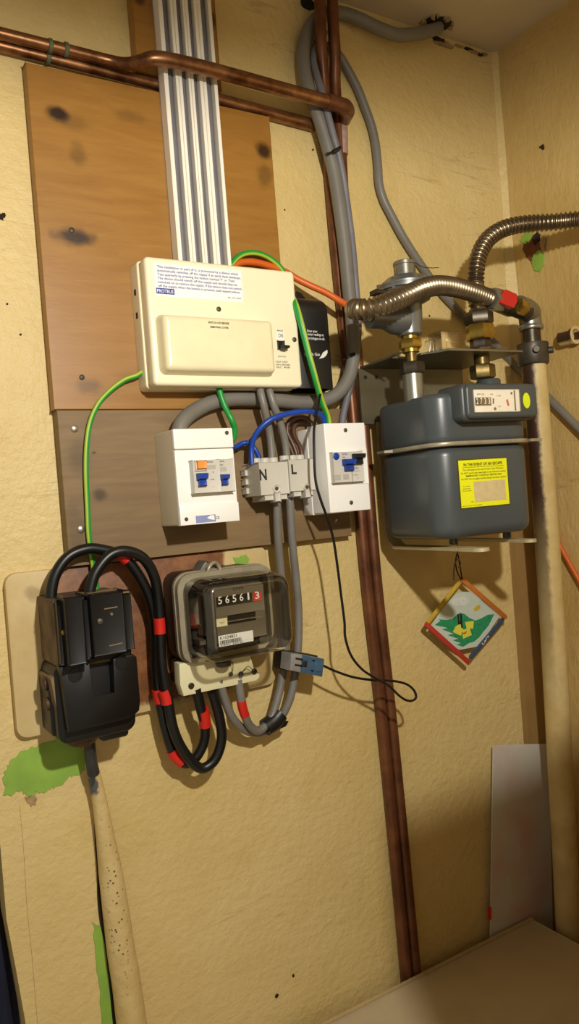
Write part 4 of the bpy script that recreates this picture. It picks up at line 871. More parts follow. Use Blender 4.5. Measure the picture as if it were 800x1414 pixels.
b = MB(); b.pillow(0.3085, 0.3185, 0.0125, 0.060, -0.262, -0.196, 0.006, 0.004); b.build('clamp_ear', 'bakelite', t)
b = MB(); b.pillow(0.2140, 0.2240, 0.0125, 0.060, -0.262, -0.186, 0.005, 0.004); b.build('clamp_ear', 'bakelite', t)
for z in (-.190, -.2075):
    b = MB(); b.cyl((0.3132, -.046, z), (0.3205, -.046, z), .0065, 14, .001); b.build('clamp_bolt', 'bakelite_s', t)
for z in (-.198, -.222):
    b = MB(); b.cyl((0.2175, -.050, z), (0.2105, -.050, z-.001), .0080, 14, .001); b.build('clamp_bolt', 'brown_gland', t)
b = MB(); b.lathe((0.254, -0.040, -0.284), (0, 0, 1), [(0, .012), (.004, .018), (.010, .022), (.020, .024)], 22); b.build('cable_gland', 'brown_gland', t, label='brown cable gland')
b = MB(); b.pillow(0.268, 0.304, 0.020, 0.074, -0.2770, -0.262, 0.005, 0.004); b.build('lower_lip', 'bakelite', t)

# incoming service cable, lead then lumpy paint
t = thing('service_cable', 'incoming service cable, bare lead above and lumpy cream paint below', 'cable', (0.2917, -0.0200, -0.6613))
b = MB(); b.tube([(0.2622, -0.0380, -0.2697), (0.2640, -0.0360, -0.2890), (0.2659, -0.0300, -0.3094), (0.2690, -0.0240, -0.3284)], [.0072, .0072, .0075, .0080], 14, 5); b.build('lead_sheath', 'lead', t, label='bare grey lead sheath')
b = MB(); b.tube([(0.2660, -0.0260, -0.3122), (0.2717, -0.0190, -0.3370), (0.2767, -0.0150, -0.3725), (0.2806, -0.0140, -0.4214), (0.2832, -0.0140, -0.4602), (0.2860, -0.0140, -0.5089), (0.2886, -0.0150, -0.5668), (0.2921, -0.0160, -0.6156), (0.2942, -0.0170, -0.6678), (0.2975, -0.0170, -0.7232)], [.0076, .0086, .0095, .0120, .0150, .0168, .0180, .0186, .0195, .0200], 18, 6); b.build('painted_sheath', 'lump', t, label='cream painted lower length')
b = MB(); b.tube([(0.2724, -0.0010, -0.3947), (0.2716, -0.0010, -0.4279), (0.2718, -0.0010, -0.4615), (0.2696, -0.0010, -0.4991), (0.2707, -0.0010, -0.5330), (0.2746, -0.0010, -0.5681), (0.2753, -0.0010, -0.6068), (0.2760, -0.0010, -0.6689), (0.2789, -0.0010, -0.7050)], [.0010, .0018, .0022, .0024, .0028, .0026, .0024, .0022, .0022], 8, 5); b.build('dark_gap', 'hole_dark_grime', t)
b = MB(); b.prism([(p[0], p[2]) for p in [(0.2635, -0.0300, -0.3162), (0.2709, -0.0300, -0.3171), (0.2710, -0.0300, -0.3273), (0.2669, -0.0300, -0.3430), (0.2636, -0.0300, -0.3384)]], 0.020, 0.0305, 0.002); b.build('paint_flake', 'lead', t)

# ================================================================ electricity meter
t = thing('electricity_meter', 'old electricity meter with a clear cover and a five digit register', 'meter', (0.455, -0.012, -0.24))
b = MB(); b.pillow(0.3875, 0.522, 0.0125, 0.058, -0.206, -0.0850, 0.018, 0.004); b.build('base', 'meter_blk', t)
b = MB(); b.pillow(0.3885, 0.4960, 0.0125, 0.050, -0.236, -0.200, 0.006, 0.003); b.build('terminal_chamber', 'meter_blk', t)
def ringshape(x0, x1, z0, z1, r, o0, o1, w, name, mat):
    b = MB()
    A = rrect(x0, x1, z0, z1, r, 6); B = rrect(x0+w, x1-w, z0+w, z1-w, max(r-w, .002), 6)
    b.loft([[(p[0], -o0, p[1]) for p in A], [(p[0], -o1, p[1]) for p in A], [(p[0], -o1, p[1]) for p in B], [(p[0], -o0, p[1]) for p in B]], closed=True)
    return b.build(name, mat, t)
ringshape(0.3815, 0.5285, -0.2050, -0.0835, 0.022, 0.058, 0.064, 0.010, 'cover_flange', 'seam')
ringshape(0.3830, 0.5270, -0.2035, -0.0850, 0.021, 0.066, 0.074, 0.009, 'cover_flange', 'seam')
b = MB()
def dome(ins, o): return [(p[0], -o, p[1]) for p in rrect(0.3900+ins, 0.5200-ins, -0.1975+ins, -0.0915-ins, max(0.020-ins*.3, .006), 7)]
rg = [dome(0, 0.066), dome(0.001, 0.110)]
for k in range(7):
    a = PI/2*k/6; rg.append(dome(0.0015+0.012*(1-math.cos(a)), 0.124+0.014*math.sin(a)))
b.loft(rg, False, True); b.build('clear_cover', 'clear', t, label='clear glass cover')
# works inside the cover
b = MB(); b.box(0.396, 0.512, 0.056, 0.062, -0.195, -0.094); b.build('inner_plate', 'meter_dark', t)
b = MB(); b.box(0.3945, 0.4075, 0.060, 0.080, -0.1521, -0.1169, 0.002); b.build('magnet', 'meter_grey', t)
b = MB(); b.box(0.4110, 0.4150, 0.060, 0.092, -0.1660, -0.1120, 0.001); b.box(0.4000, 0.4280, 0.060, 0.090, -0.1773, -0.1717, 0.001); b.build('coil_frame', 'meter_grey', t)
b = MB(); b.box(0.3960, 0.4300, 0.060, 0.080, -0.1941, -0.1791, 0.001); b.build('coil', 'meter_dark', t)
b = MB(); b.lathe((0.4502, -0.0850, -0.1492), (0, 0, 1), [(-.0006, .030), (.0006, .030)], 40); b.build('rotor_disc', 'alu', t)
px0, px1, pz0, pz1 = 0.4105, 0.4854, -0.1822, -0.1036
b = MB(); b.pillow(px0-.001, px1+.001, 0.095, 0.1185, pz0-.001, pz1+.001, 0.006, 0.002); b.build('register_frame', 'meter_grey', t)
# slot is left open by building the face in four pieces
sz0, sz1, sx0, sx1 = -0.1518, -0.1399, 0.4287, 0.4694
b = MB(); b.box(px0+.002, px1-.002, 0.118, 0.1215, sz1, pz1-.002, 0.0006); b.box(px0+.002, px1-.002, 0.118, 0.1215, -0.1632-.010, sz0, 0.0006); b.box(px0+.002, sx0, 0.118, 0.1215, sz0, sz1); b.box(sx1, px1-.002, 0.118, 0.1215, sz0, sz1); fp = b.build('face_plate', 'meter_face', t)
b = MB(); b.box(px0+.003, px1-.014, 0.112, 0.1205, pz0+.001, -0.1768+.002, 0.002); b.build('lower_dark_strip', 'meter_blk', t)
b = MB(); b.box(sx0-.001, sx1+.001, 0.117, 0.1190, sz0-.0005, sz1+.0005); b.build('disc_slot', 'meter_blk', t)
b = MB(); b.box(sx0, 0.4771, 0.1190, 0.1218, -0.1484, -0.1470, 0.0003); b.build('disc_edge', 'alu', t)
dz0, dz1 = -0.1270, -0.1151
dx0, dx1 = 0.4144, 0.4655
b = MB(); b.box(dx0, dx1, 0.1212, 0.1222, dz0, dz1, 0.0004); dr = b.build('digit_drum', 'meter_blk', t)
sp_ = (dx1-dx0)/5
lettering([((d, dx0+sp_*(i+.5), 0.1224, dz0+.0032, 0.0055 if d != '1' else 0.0026, 0.0098), dict(align='C')) for i, d in enumerate('56561')], 'ink_w', dr, label='white digits 56561')
rx0, rx1 = 0.4676, 0.4790
b = MB(); b.box(rx0, rx1, 0.1212, 0.1222, dz0, dz1+.0004, 0.0004); rd = b.build('digit_drum', 'ink_r', t, label='red last digit drum')
lettering([(('3', (rx0+rx1)/2, 0.1224, dz0+.003, 0.0062, 0.0096), dict(align='C'))], 'ink_w', rd)
lettering([(('kWh', 0.4393, 0.1217, -0.1092, 0.0150, 0.0042),)], 'ink_k', fp)
b = MB(); b.box(0.4122, 0.4273, 0.1214, 0.1222, -0.1523, -0.1423, 0.0002); tg = b.build('paper_tag', 'tcover', t)
lettering([(('TEST', 0.4162, 0.1224, -0.1486, 0.0075, 0.0018),)], 'ink_g', tg)
b = MB(); b.pillow(0.4132, 0.4632, 0.1214, 0.1222, -0.1780, -0.1639, 0.001, 0.0002, 3, 1); sk = b.build('serial_sticker', 'paper', t, label='white serial number sticker')
lettering([(('K1034821', 0.4154, 0.1224, -0.1688, 0.0235, 0.0040),), (('240V 50Hz', 0.4148, 0.1224, -0.1772, 0.0330, 0.0022),)], 'ink_k', sk)
b = MB(); bx = 0.4151; rnd = random.Random(3); q = 0
while q < 0.031:
    w = rnd.choice((.0005, .0008, .0012)); b.box(bx+q, bx+q+w, 0.1222, 0.1224, -0.1747, -0.1702); q += w+rnd.choice((.0005, .0008))
b.build('bar_code', 'ink_k', sk, smooth=False)
# hanging lug and cream terminal cover
b = MB(); b.prism([(p[0], p[2]) for p in [(0.4184, -0.0500, -0.0899), (0.4293, -0.0500, -0.0754), (0.4339, -0.0500, -0.0719), (0.4433, -0.0500, -0.0769), (0.4540, -0.0500, -0.0791), (0.4596, -0.0500, -0.0907), (0.4589, -0.0500, -0.0986)]], 0.035, 0.060, 0.003); b.build('hanging_lug', 'meter_grey', t)
b = MB(); b.tube([(0.4292, -0.0700, -0.0932), (0.4302, -0.0720, -0.0825), (0.4371, -0.0700, -0.0756), (0.4454, -0.0660, -0.0766), (0.4501, -0.0660, -0.0850), (0.4494, -0.0680, -0.0937)], .0028, 10, 5); b.build('lug_ring', 'seam', t)
zt0 = -0.2449; zt1 = -0.2015
tcx0, tcx1 = 0.3809, 0.4988
b = MB(); b.prism([(tcx0+.003, zt0), (tcx1-.006, zt0), (tcx1-.001, zt0+.003), (tcx1, zt0+.007), (tcx1-.001, zt0+.011), (tcx1-.010, zt0+.016), (tcx1-.013, zt1), (tcx0, zt1), (tcx0-.001, zt0+.016)], 0.048, 0.065, 0.0015); tc = b.build('terminal_cover', 'tcover', t, label='cream terminal cover')
for p in ((0.3952, -0.0650, -0.2331), (0.4901, -0.0650, -0.2312)):
    b = MB(); b.lathe((p[0], -.0648, p[2]), (0, -1, 0), [(0, .0042), (.0015, .0042), (.0028, .0026)], 16); b.build('cover_screw', 'nut_d', t)
b = MB(); b.tube([(0.4864, -0.0700, -0.2288), (0.4771, -0.0740, -0.2205), (0.4723, -0.0720, -0.2239), (0.4677, -0.0690, -0.2305), (0.4761, -0.0700, -0.2309), (0.4879, -0.0690, -0.2312)], .0005, 6, 6); b.tube([(0.4518, -0.0700, -0.2166), (0.4536, -0.0740, -0.2104), (0.4550, -0.0720, -0.2188), (0.4530, -0.0700, -0.2286)], .0005, 6, 6); b.build('seal_wire', 'nut_d', t)
b = MB(); b.cyl((0.4692, -0.0660, -0.2312), (0.4667, -0.0710, -0.2300), .0038, 12, .001); b.cyl((0.4539, -0.0660, -0.2284), (0.4520, -0.0700, -0.2274), .003, 12, .001); b.build('seal', 'lead', t)
b = MB(); b.lathe((0.4400, -0.0750, -0.2118), (0, 0, 1), [(-.003, .006), (-.001, .010), (.004, .011)], 18); b.build('cover_knob', 'nut_d', t)
# filler bead running down the corner of the two walls
b = MB(); b.loft([[(XC-w-.004, -0.0001, z), (XC-.0001, -w-.004, z), (XC-w*.35, -w*.35, z), (XC-w*.75, -w*.12, z)] for w, z in ((.005, ZC), (.004, .72), (.006, .6), (.005, .5), (.009, .40), (.012, .33), (.009, .25), (.010, .18), (.006, .1))])
b.build('filler_bead', 'wall', wall_right)
b = MB(); b.tube([(0.1808, -0.0000, -0.3526), (0.1811, -0.0000, -0.4147), (0.1795, -0.0000, -0.4781), (0.1805, -0.0000, -0.5425), (0.1806, -0.0000, -0.6288), (0.1815, -0.0000, -0.6622)], .0002, 6, 4); b.build('hairline_crack', 'dust', wall_back)

# ================================================================ gas meter, bracket and regulator (they stand slightly askew to the wall)
F_GAS = Matrix.Translation((0.744, -0.045, 0)) @ Matrix.Rotation(math.radians(-4.5), 4, 'Z')
F = F_GAS
WM, DM = 0.179, 0.157           # meter width and depth
ZB, ZS, ZT = -0.0721, 0.062, 0.1345
t = thing('gas_meter', 'blue-grey domestic gas meter with a yellow emergency label', 'gas meter', (WM/2, -DM/2, ZB))
b = MB(); b.upright(0, WM, 0, DM, ZB, ZS-.001, 0.034, 0.016, 8, 6); low = b.build('lower_body', 'gas_grey', t)
b = MB(); b.upright(0, WM, 0, DM, ZS+.001, ZT, 0.032, 0.009, 8, 6); b.build('upper_body', 'gas_grey', t)
b = MB(); b.upright(-0.006, WM+0.006, -0.006, DM+0.006, ZS-.0032, ZS+.0032, 0.038, 0.002, 8, 2)
b.solid([(-0.016, -0.030, ZS-.002), (-0.016, -0.050, ZS-.002), (0.0, -0.062, ZS-.002), (0.0, -0.018, ZS-.002)], (0, 0, .004))
b.solid([(WM+0.014, -(DM-.012), ZS-.002), (WM+0.014, -(DM+.004), ZS-.002), (WM-.012, -(DM+.006), ZS-.002), (WM-.004, -(DM-.04), ZS-.002)], (0, 0, .004)); b.build('seam_flange', 'seam', t)
# index housing
i0, i1 = 0.0340, 0.1642; iz0, iz1 = 0.0935, 0.1414
b = MB(); b.pillow(i0-.004, i1+.001, DM-.030, 0.180, iz0-.003, iz1+.002, 0.010, 0.006, 6, 5); b.build('index_housing_back', 'gas_dark', t)
b = MB(); b.pillow(i0, i1, 0.150, 0.186, iz0, iz1, 0.008, 0.004, 6, 4); ih = b.build('index_housing', 'gas_dark', t)
w0, w1, wz0, wz1 = 0.0460, 0.1280, 0.1019, 0.1324
b = MB(); b.pillow(w0-.0012, w1+.0012, 0.1855, 0.1868, wz0-.0012, wz1+.0012, 0.002, 0.0004, 3, 2); b.build('window_rim', 'seam', ih)
b = MB(); b.box(w0, w1, 0.1862, 0.1871, wz0, wz1); dl = b.build('dial_plate', 'dial', t)
ga = 0.0459; 
b = MB(); b.box(0.0465+.0006, 0.0749, 0.1870, 0.1877, 0.1108, 0.1218, 0.0003); gd = b.build('digit_drum', 'meter_blk', dl)
dq = (0.0749-0.0465)/4
lettering([((d, 0.0465+dq*(i+.55), 0.1879, 0.1128, dq*.5, 0.0086), dict(align='C')) for i, d in enumerate('2733')], 'dial', gd, label='pale digits 2733')
lettering([(('METRES CUBED', 0.0513, 0.1872, 0.1254, 0.013, 0.0022),), (('G4', 0.0746, 0.1872, 0.1252, 0.0050, 0.0024),), (('PULSE', 0.0863, 0.1872, 0.1231, 0.0080, 0.0018),), (('2.0', 0.0875, 0.1872, 0.1083, 0.0055, 0.0022),)], 'ink_k', dl)
b = MB()
for p in ((0.0799, -0.1870, 0.1191), (0.0796, -0.1870, 0.1165), (0.0794, -0.1870, 0.1140)): b.lathe(p, (0, -1, 0), [(0, .0014), (.0005, .0014)], 10)
b.lathe((0.0819, -0.1870, 0.1059), (0, -1, 0), [(0, .0022), (.0005, .0022)], 12); b.lathe((0.1140, -0.1870, 0.1275), (0, -1, 0), [(0, .0018), (.0005, .0018)], 12); b.build('dial_mark', 'ink_k', dl)
b = MB(); b.prism([(p[0], p[2]) for p in [(0.1029, -0.1870, 0.1173), (0.1058, -0.1870, 0.1193), (0.1083, -0.1870, 0.1101), (0.1055, -0.1870, 0.1096)]], 0.187, 0.1878); b.build('red_pointer', 'ink_r', dl, smooth=False)
b = MB(); b.box(0.1184, 0.1205, 0.187, 0.1876, wz0+.001, wz1-.001); b.build('window_line', 'ink_k', dl, smooth=False)
b = MB(); b.box(w0-.0005, w1+.0005, 0.1884, 0.1886, wz0-.0005, wz1+.0005); b.build('index_pane', 'pane', ih, smooth=False)
p = (0.1424, -0.1870, 0.1169)
b = MB(); b.loft([[(p[0]+.0066*math.cos(2*PI*k/28), -o, p[2]+.0112*math.sin(2*PI*k/28)) for k in range(28)] for o in (.1858, .1866)]); b.build('lime_sticker', 'lime', ih, smooth=False)
# yellow label
y0, y1, yz0, yz1 = 0.0340, 0.1228, -0.0293, 0.0376
b = MB(); b.box(y0-.0016, y1+.0016, DM-.002, DM+.0006, yz0-.0016, yz1+.0018); lb_ = b.build('label_border', 'ylb', low, smooth=False)
b = MB(); b.box(y0, y1, DM-.002, DM+.0009, yz0, yz1); lb_ = b.build('emergency_label', 'yl', low, smooth=False, label='yellow emergency label')
yw = y1-y0; yh = yz1-yz0; oo = DM+.0011
lettering([(('IN THE EVENT OF AN ESCAPE', y0+yw*.5, oo, yz1-yh*.125, yw*.80, yh*.062), dict(align='C', bold=0.03)), (('Turn off supply at the control valve. Open Windows.', y0+yw*.5, oo, yz1-yh*.222, yw*.84, yh*.036), dict(align='C')), (('Do NOT search with naked light or use electrical switches', y0+yw*.5, oo, yz1-yh*.290, yw*.93, yh*.036), dict(align='C')), (('IMMEDIATELY CONTACT BRITISH GAS', y0+yw*.5, oo, yz1-yh*.352, yw*.74, yh*.036), dict(align='C', bold=0.025)), (('Do NOT turn on again until the escape has been repaired', y0+yw*.5, oo, yz1-yh*.415, yw*.93, yh*.036), dict(align='C')),
  (('In London', y0+yw*.06, oo, yz1-yh*.56, yw*.14, yh*.022),), (('telephone', y0+yw*.04, oo, yz1-yh*.61, yw*.16, yh*.022),), (('this number', y0+yw*.04, oo, yz1-yh*.655, yw*.19, yh*.022),), (('AT', y0+yw*.20, oo, yz1-yh*.90, yw*.05, yh*.026),), (('KEEP THIS LABEL WITH THE METER', y0+yw*.02, oo, yz1-yh*.975, yw*.40, yh*.018),)], 'ylb', lb_)
b = MB(); b.box(y0+yw*.07, y1-yw*.07, oo-.0003, oo, yz1-yh*.158, yz1-yh*.150); b.build('label_rule', 'ylb', lb_, smooth=False)
b = MB(); b.box(y0+yw*.275, y1-yw*.065, DM, DM+.0013, yz0+yh*.10, yz1-yh*.46); b.build('beige_patch', 'tan', low, smooth=False)
# ports and rubber feet
UL, UR, VP = 0.0165, 0.1500, 0.0905
b = MB(); b.lathe((UL, -VP, ZT-.004), (0, 0, 1), [(0, .0150), (.008, .0150), (.0405, .0150), (.0415, .0140)], 24); b.build('inlet_collar', 'galv', t)
b = MB(); b.lathe((UR+.010, -VP, ZT-.004), (0, 0, 1), [(0, .0185), (.031, .0185), (.033, .017)], 24); b.build('outlet_boss', 'gas_dark', t)
for u, v_ in ((0.050, 0.115), (0.148, 0.120)):
    b = MB(); b.cyl((u, -v_, ZB+.002), (u, -v_, ZB-.0105), 0.0065, 14, .001); b.build('foot', 'gas_dark', t)

# bracket
zsh = 0.2010; zp0 = 0.1126
t = thing('meter_bracket', 'olive grey metal bracket behind and under the gas meter', 'bracket', (WM/2, 0.02, zp0))
b = MB(); b.box(-0.0043, 0.205, -0.026, -0.023, zp0, zsh, 0.0008); b.build('back_plate', 'bracket', t)
ul = 0.0006
b = MB(); b.solid([(ul, 0.026, zsh), (0.205, 0.026, zsh), (0.205, -0.122, zsh), (0.062, -0.122, zsh), (0.052, -0.104, zsh), (0.036, -0.088, zsh), (0.036, -0.060, zsh), (0.0, -0.060, zsh), (-0.004, -0.072, zsh), (-0.003, -0.098, zsh), (ul-.002, -0.06, zsh)], (0, 0, 0.003)); b.build('shelf', 'bracket', t)
b = MB()
for p in ((0.0083, 0.0230, 0.1873), (0.0291, 0.0230, 0.1874)): b.lathe((p[0], 0.0228, p[2]), (0, -1, 0), [(0, .0032), (.0004, .0032)], 12)
b.build('bolt_hole', 'hole_dark_grime', t)
def arm(u, vt, w, name):
    zf = -0.0868; P = []
    path = [(0.021, zp0+.002), (0.021, -0.050), (0.019, -0.068), (0.012, -0.080), (0.0, zf), (-0.05, zf), (-(vt-.012), zf)]
    b = MB(); R_ = []
    n = len(path)
    for i, (y, z) in enumerate(path):
        a = path[max(i-1, 0)]; c = path[min(i+1, n-1)]; d = Vector((0, c[0]-a[0], c[1]-a[1])).normalized(); nn = Vector((1, 0, 0)).cross(d)*0.0024
        R_.append([Vector((u-w/2, y, z))+nn, Vector((u+w/2, y, z))+nn, Vector((u+w/2, y, z))-nn, Vector((u-w/2, y, z))-nn])
    b.loft(R_)
    b.solid([(u+w/2*math.cos(a), -(vt-.012)-w/2*math.sin(a)*1.1, zf-.0024) for a in [PI*k/8 for k in range(9)]], (0, 0, .0048))
    return b.build(name, 'bracket_b', t)
arm(0.0335, 0.203, 0.024, 'foot_arm'); arm(0.160, 0.166, 0.019, 'foot_arm')

# regulator with union down to the meter inlet
t = thing('gas_regulator', 'silver gas regulator with a tall cap standing above the left side of the gas meter', 'regulator', (UL, -VP, 0.178))
b = MB(); b.hexnut((UL, -VP, 0.1713), (UL, -VP, 0.1889), .0188, 0.25); b.build('union_nut', 'nut_d', t)
b = MB(); b.cyl((UL, -VP, 0.1883), (UL, -VP, 0.2108), .0085, 18); b.build('threaded_stub', 'brass_d', t)
b = MB(); b.hexnut((UL, -VP, 0.2086), (UL, -VP, 0.2224), .0175, 0.1); b.cyl((UL, -VP, 0.2032), (UL, -VP, 0.2299), .0125, 18); b.build('brass_union', 'brass', t)
z0 = 0.2277; z1 = 0.2470; z2 = 0.2790; z3 = 0.3003
b = MB(); b.lathe((UL, -VP, z0), (0, 0, 1), [(0, .0165), (.002, .0185), (z1-z0, .0190), (z1-z0+.004, .0205), (z2-z0-.006, .0215), (z2-z0, .034), (z3-z0-.006, .040)], 28); b.build('body', 'alloy', t)
zi = 0.2541
b = MB(); b.lathe((UL-.010, -VP, zi-.002), (-1, 0, 0), [(0, .024), (.020, .022), (.034, .0155), (.058, .0150)], 24); b.build('inlet_neck', 'alloy', t)
b = MB(); b.lathe((UL, -VP, z3-.008), (0, 0, 1), [(0, .040), (.001, .043), (.004, .043), (.0045, .0425), (.0055, .0425), (.006, .043), (.009, .043), (.010, .041), (.020, .028), (.024, .016), (.026, .0165)], 32); b.build('diaphragm_casing', 'alloy', t)
for k in range(6):
    a = 2*PI*k/6+0.5; q = (UL+.039*math.cos(a), -VP+.039*math.sin(a))
    b = MB(); b.hexnut((q[0], q[1], z3-.011), (q[0], q[1], z3+.006), .0042); b.build('casing_bolt', 'galv', t)
zc0, zc1 = 0.3086, 0.3363
b = MB(); b.lathe((UL, -VP, zc0), (0, 0, 1), [(0, .0150), (.004, .0150), (.005, .0160), (zc1-zc0-.006, .0160), (zc1-zc0-.005, .0168), (zc1-zc0-.001, .0168), (zc1-zc0, .0160), (zc1-zc0, .0128), (zc1-zc0-.002, .0120)], 26); b.build('spring_cap', 'galv', t)
b = MB(); b.tube([(0.0350, -0.0900, 0.3388), (0.0514, -0.0850, 0.3340), (0.0741, -0.0800, 0.3349), (0.0880, -0.0800, 0.3364)], .0006, 6, 5); b.build('seal_wire', 'nut_d', t)
lug = (-0.0578, -0.1200, 0.2795)
b = MB(); b.box(lug[0]-.004, lug[0]+.018, .112, .128, lug[2]-.003, lug[2]+.002, .001); b.build('side_lug', 'nut_d', t)

# outlet union on the right of the shelf
t = thing('brass_union', 'brass and black pipe union above the right side of the gas meter', 'pipe union', (UR, -VP, 0.176))
b = MB(); b.hexnut((UR, -VP, 0.1652), (UR, -VP, 0.1866), .0195, 0.35); b.build('meter_nut', 'brass_d', t)
b = MB(); b.cyl((UR, -VP, 0.1854), (UR, -VP, 0.2158), .0118, 18); b.build('threaded_stub', 'brass_d', t)
b = MB(); b.hexnut((UR, -VP, 0.2113), (UR, -VP, 0.2259), .0165, 0.2); b.cyl((UR, -VP, zsh+.003), (UR, -VP, zsh+.010), .022, 8); b.build('black_locknut', 'nut_d', t)
b = MB(); b.hexnut((UR, -VP, 0.2253), (UR, -VP, 0.2489), .0222, 0.1); b.build('brass_nut', 'brass', t)
b = MB(); b.hexnut((UR, -VP, 0.2494), (UR, -VP, 0.2684), .0225, 0.45); b.build('black_nut', 'nut_d', t)
b = MB(); b.solid([(UR-.035, -VP+.02, zsh+.0032), (UR+.035, -VP+.02, zsh+.0032), (UR+.045, -VP-.028, zsh+.0032), (UR-.030, -VP-.030, zsh+.0032)], (0, 0, .002)); b.build('washer_plate', 'brass_d', t)

# clear plastic block on the shelf
t = thing('clear_block', 'clear plastic cube lying on the bracket shelf between the two gas pipes', 'block', (0.085, -0.10, zsh+.003))
u0, u1 = 0.0563, 0.0901; zz0, zz1 = zsh+.0033, zsh+.0033+.027
b = MB(); b.box(u0, u1, .085, .112, zz0, zz1, .0015); b.build('outer_shell', 'clear2', t)
b = MB(); b.box(u0+.003, u1-.003, .088, .109, zz0+.003, zz1-.003, .001); b.build('inner_shell', 'clear2', t)
b = MB(); b.box(u0+.009, u0+.0105, .1121, .1126, zz0, zz1-.002); b.box(u0, u1, .1121, .1126, zz0+.011, zz0+.0118); b.build('moulded_rib', 'clear2', t)
b = MB(); b.cyl((u0-.010, -.098, zz0), (u0-.010, -.098, zz0+.016), .0075, 16, .001); b.build('clear_peg', 'clear2', t)
F = Matrix.Identity(4)

# corrugated hoses
FG = F_GAS
def g2w(p): return tuple(FG @ Vector(p))
t = thing('gas_hose', 'corrugated steel hose curling from the red valve round to the gas regulator', 'hose', (0.7679, -0.1800, 0.2850))
hp = [(0.9218, -0.1500, 0.2869), (0.8909, -0.1560, 0.2910), (0.8507, -0.1660, 0.2931), (0.8075, -0.1760, 0.2934), (0.7670, -0.1860, 0.2890), (0.7320, -0.1940, 0.2794), (0.7000, -0.1980, 0.2669), (0.6712, -0.1980, 0.2561), (0.6490, -0.1940, 0.2488), (0.6359, -0.1840, 0.2476), (0.6348, -0.1680, 0.2516), (0.6473, -0.1500, 0.2570), (0.6681, -0.1360, 0.2608)]+[g2w((-0.0392, -0.0905, 0.2575))]
b = MB(); b.corrugated(hp, .0145, .0036, .0070, 22); b.build('corrugated_tube', 'hose', t)
q = (0.9342, -0.1490, 0.2881); q2 = (0.9042, -0.1550, 0.2889)
b = MB(); b.hexnut(q2, q, .0185, .2); b.build('end_nut', 'galv', t)
t = thing('gas_hose', 'corrugated steel hose rising from the brass union and leaving along the right wall', 'hose', (0.9002, -0.1300, 0.3090))
top = g2w((UR, -VP, 0.2651))
hp = [top, g2w((0.1492, -0.0905, 0.2864))]+[(0.9024, -0.1300, 0.3148), (0.9067, -0.1300, 0.3415), (0.9154, -0.1300, 0.3652), (0.9300, -0.1320, 0.3867), (0.9483, -0.1360, 0.4013), (0.9691, -0.1420, 0.4104), (0.9919, -0.1520, 0.4149), (1.0184, -0.1660, 0.4155), (1.0408, -0.1860, 0.4136), (1.0594, -0.2100, 0.4109), (1.0762, -0.2500, 0.4033)]
b = MB(); b.corrugated(hp, .0140, .0036, .0072, 22); b.build('corrugated_tube', 'hose', t)

# valve, elbow, riser
t = thing('gas_valve', 'gas valve with a red handle at the end of the corrugated hose', 'valve', (0.9642, -0.1400, 0.2948))
pa, pb = (0.9284, -0.1500, 0.2885), (1.0098, -0.1340, 0.2793)
d = (Vector(pb)-Vector(pa))
b = MB(); b.lathe(pa, d, [(0, .0165), (.006, .0175), (d.length*.45, .0175), (d.length*.5, .0150), (d.length, .0145)], 22); b.build('body', 'nut_d', t)
b = MB(); b.solid([Vector(p) for p in [(0.9120, -0.1700, 0.2888), (0.9259, -0.1700, 0.3005), (0.9494, -0.1700, 0.2949), (0.9498, -0.1700, 0.2836), (0.9406, -0.1700, 0.2728), (0.9125, -0.1700, 0.2788)]], (0, 0.016, 0), .003); b.build('handle', 'red_h', t, label='red handle')
pc = (0.9641, -0.1600, 0.2826)
b = MB(); b.hexnut((pc[0]-.004, pc[1], pc[2]), (pc[0]+.016, pc[1]+.004, pc[2]-.006), .0125, .4); b.build('brass_nut', 'brass', t)
RX, RO = (1.0377, -0.1180, 0.2375)[0], 0.118
t = thing('pipe_elbow', 'galvanised elbow between the red valve and the pipe coupling', 'elbow', (1.0364, -0.1180, 0.2594))
b = MB(); b.tube([(0.9874, -0.1380, 0.2876), (1.0099, -0.1300, 0.2863), (1.0319, -0.1210, 0.2828), (RX-.001, -RO, 0.2742), (RX, -RO, 0.2571)], [.0165, .0180, .0190, .0185, .0180], 22, 7); b.build('bend', 'galv', t)
zb = 0.2547
b = MB(); b.lathe((RX, -RO, zb), (0, 0, 1), [(0, .0195), (.002, .0205), (.006, .0205), (.008, .0190)], 26); b.build('bead', 'galv', t)
t = thing('pipe_coupling', 'dark iron union coupling with two lugs on top of the cream pipe', 'pipe union', (1.0313, -0.1180, 0.1947))
c0, c1 = 0.1959, 0.2326
b = MB(); b.lathe((RX, -RO, c0), (0, 0, 1), [(0, .0235), (.003, .0255), (c1-c0-.004, .0262), (c1-c0-.001, .0255), (c1-c0, .020)], 26); b.build('ring', 'coupling', t)
b = MB(); b.cyl((RX, -RO, c1-.004), (RX, -RO, zb+.002), .0148, 20); b.build('nipple', 'nut_d', t)
for ang in (-2.25, -0.95):
    a0 = Vector((RX+.022*math.cos(ang), -RO+.022*math.sin(ang), (c0+c1)/2+.003)); a1 = a0+Vector((math.cos(ang), math.sin(ang), 0))*.011
    b = MB(); b.cyl(a0, a1, .0058, 12, .001); b.build('lug', 'coupling', t)
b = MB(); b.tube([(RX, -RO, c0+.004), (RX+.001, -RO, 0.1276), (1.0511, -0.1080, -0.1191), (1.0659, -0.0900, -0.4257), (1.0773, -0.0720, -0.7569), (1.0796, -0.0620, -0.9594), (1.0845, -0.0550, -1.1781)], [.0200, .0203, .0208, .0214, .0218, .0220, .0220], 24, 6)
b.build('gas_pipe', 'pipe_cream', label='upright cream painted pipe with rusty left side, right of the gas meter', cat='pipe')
zz = 0.2446; yy = -0.1453
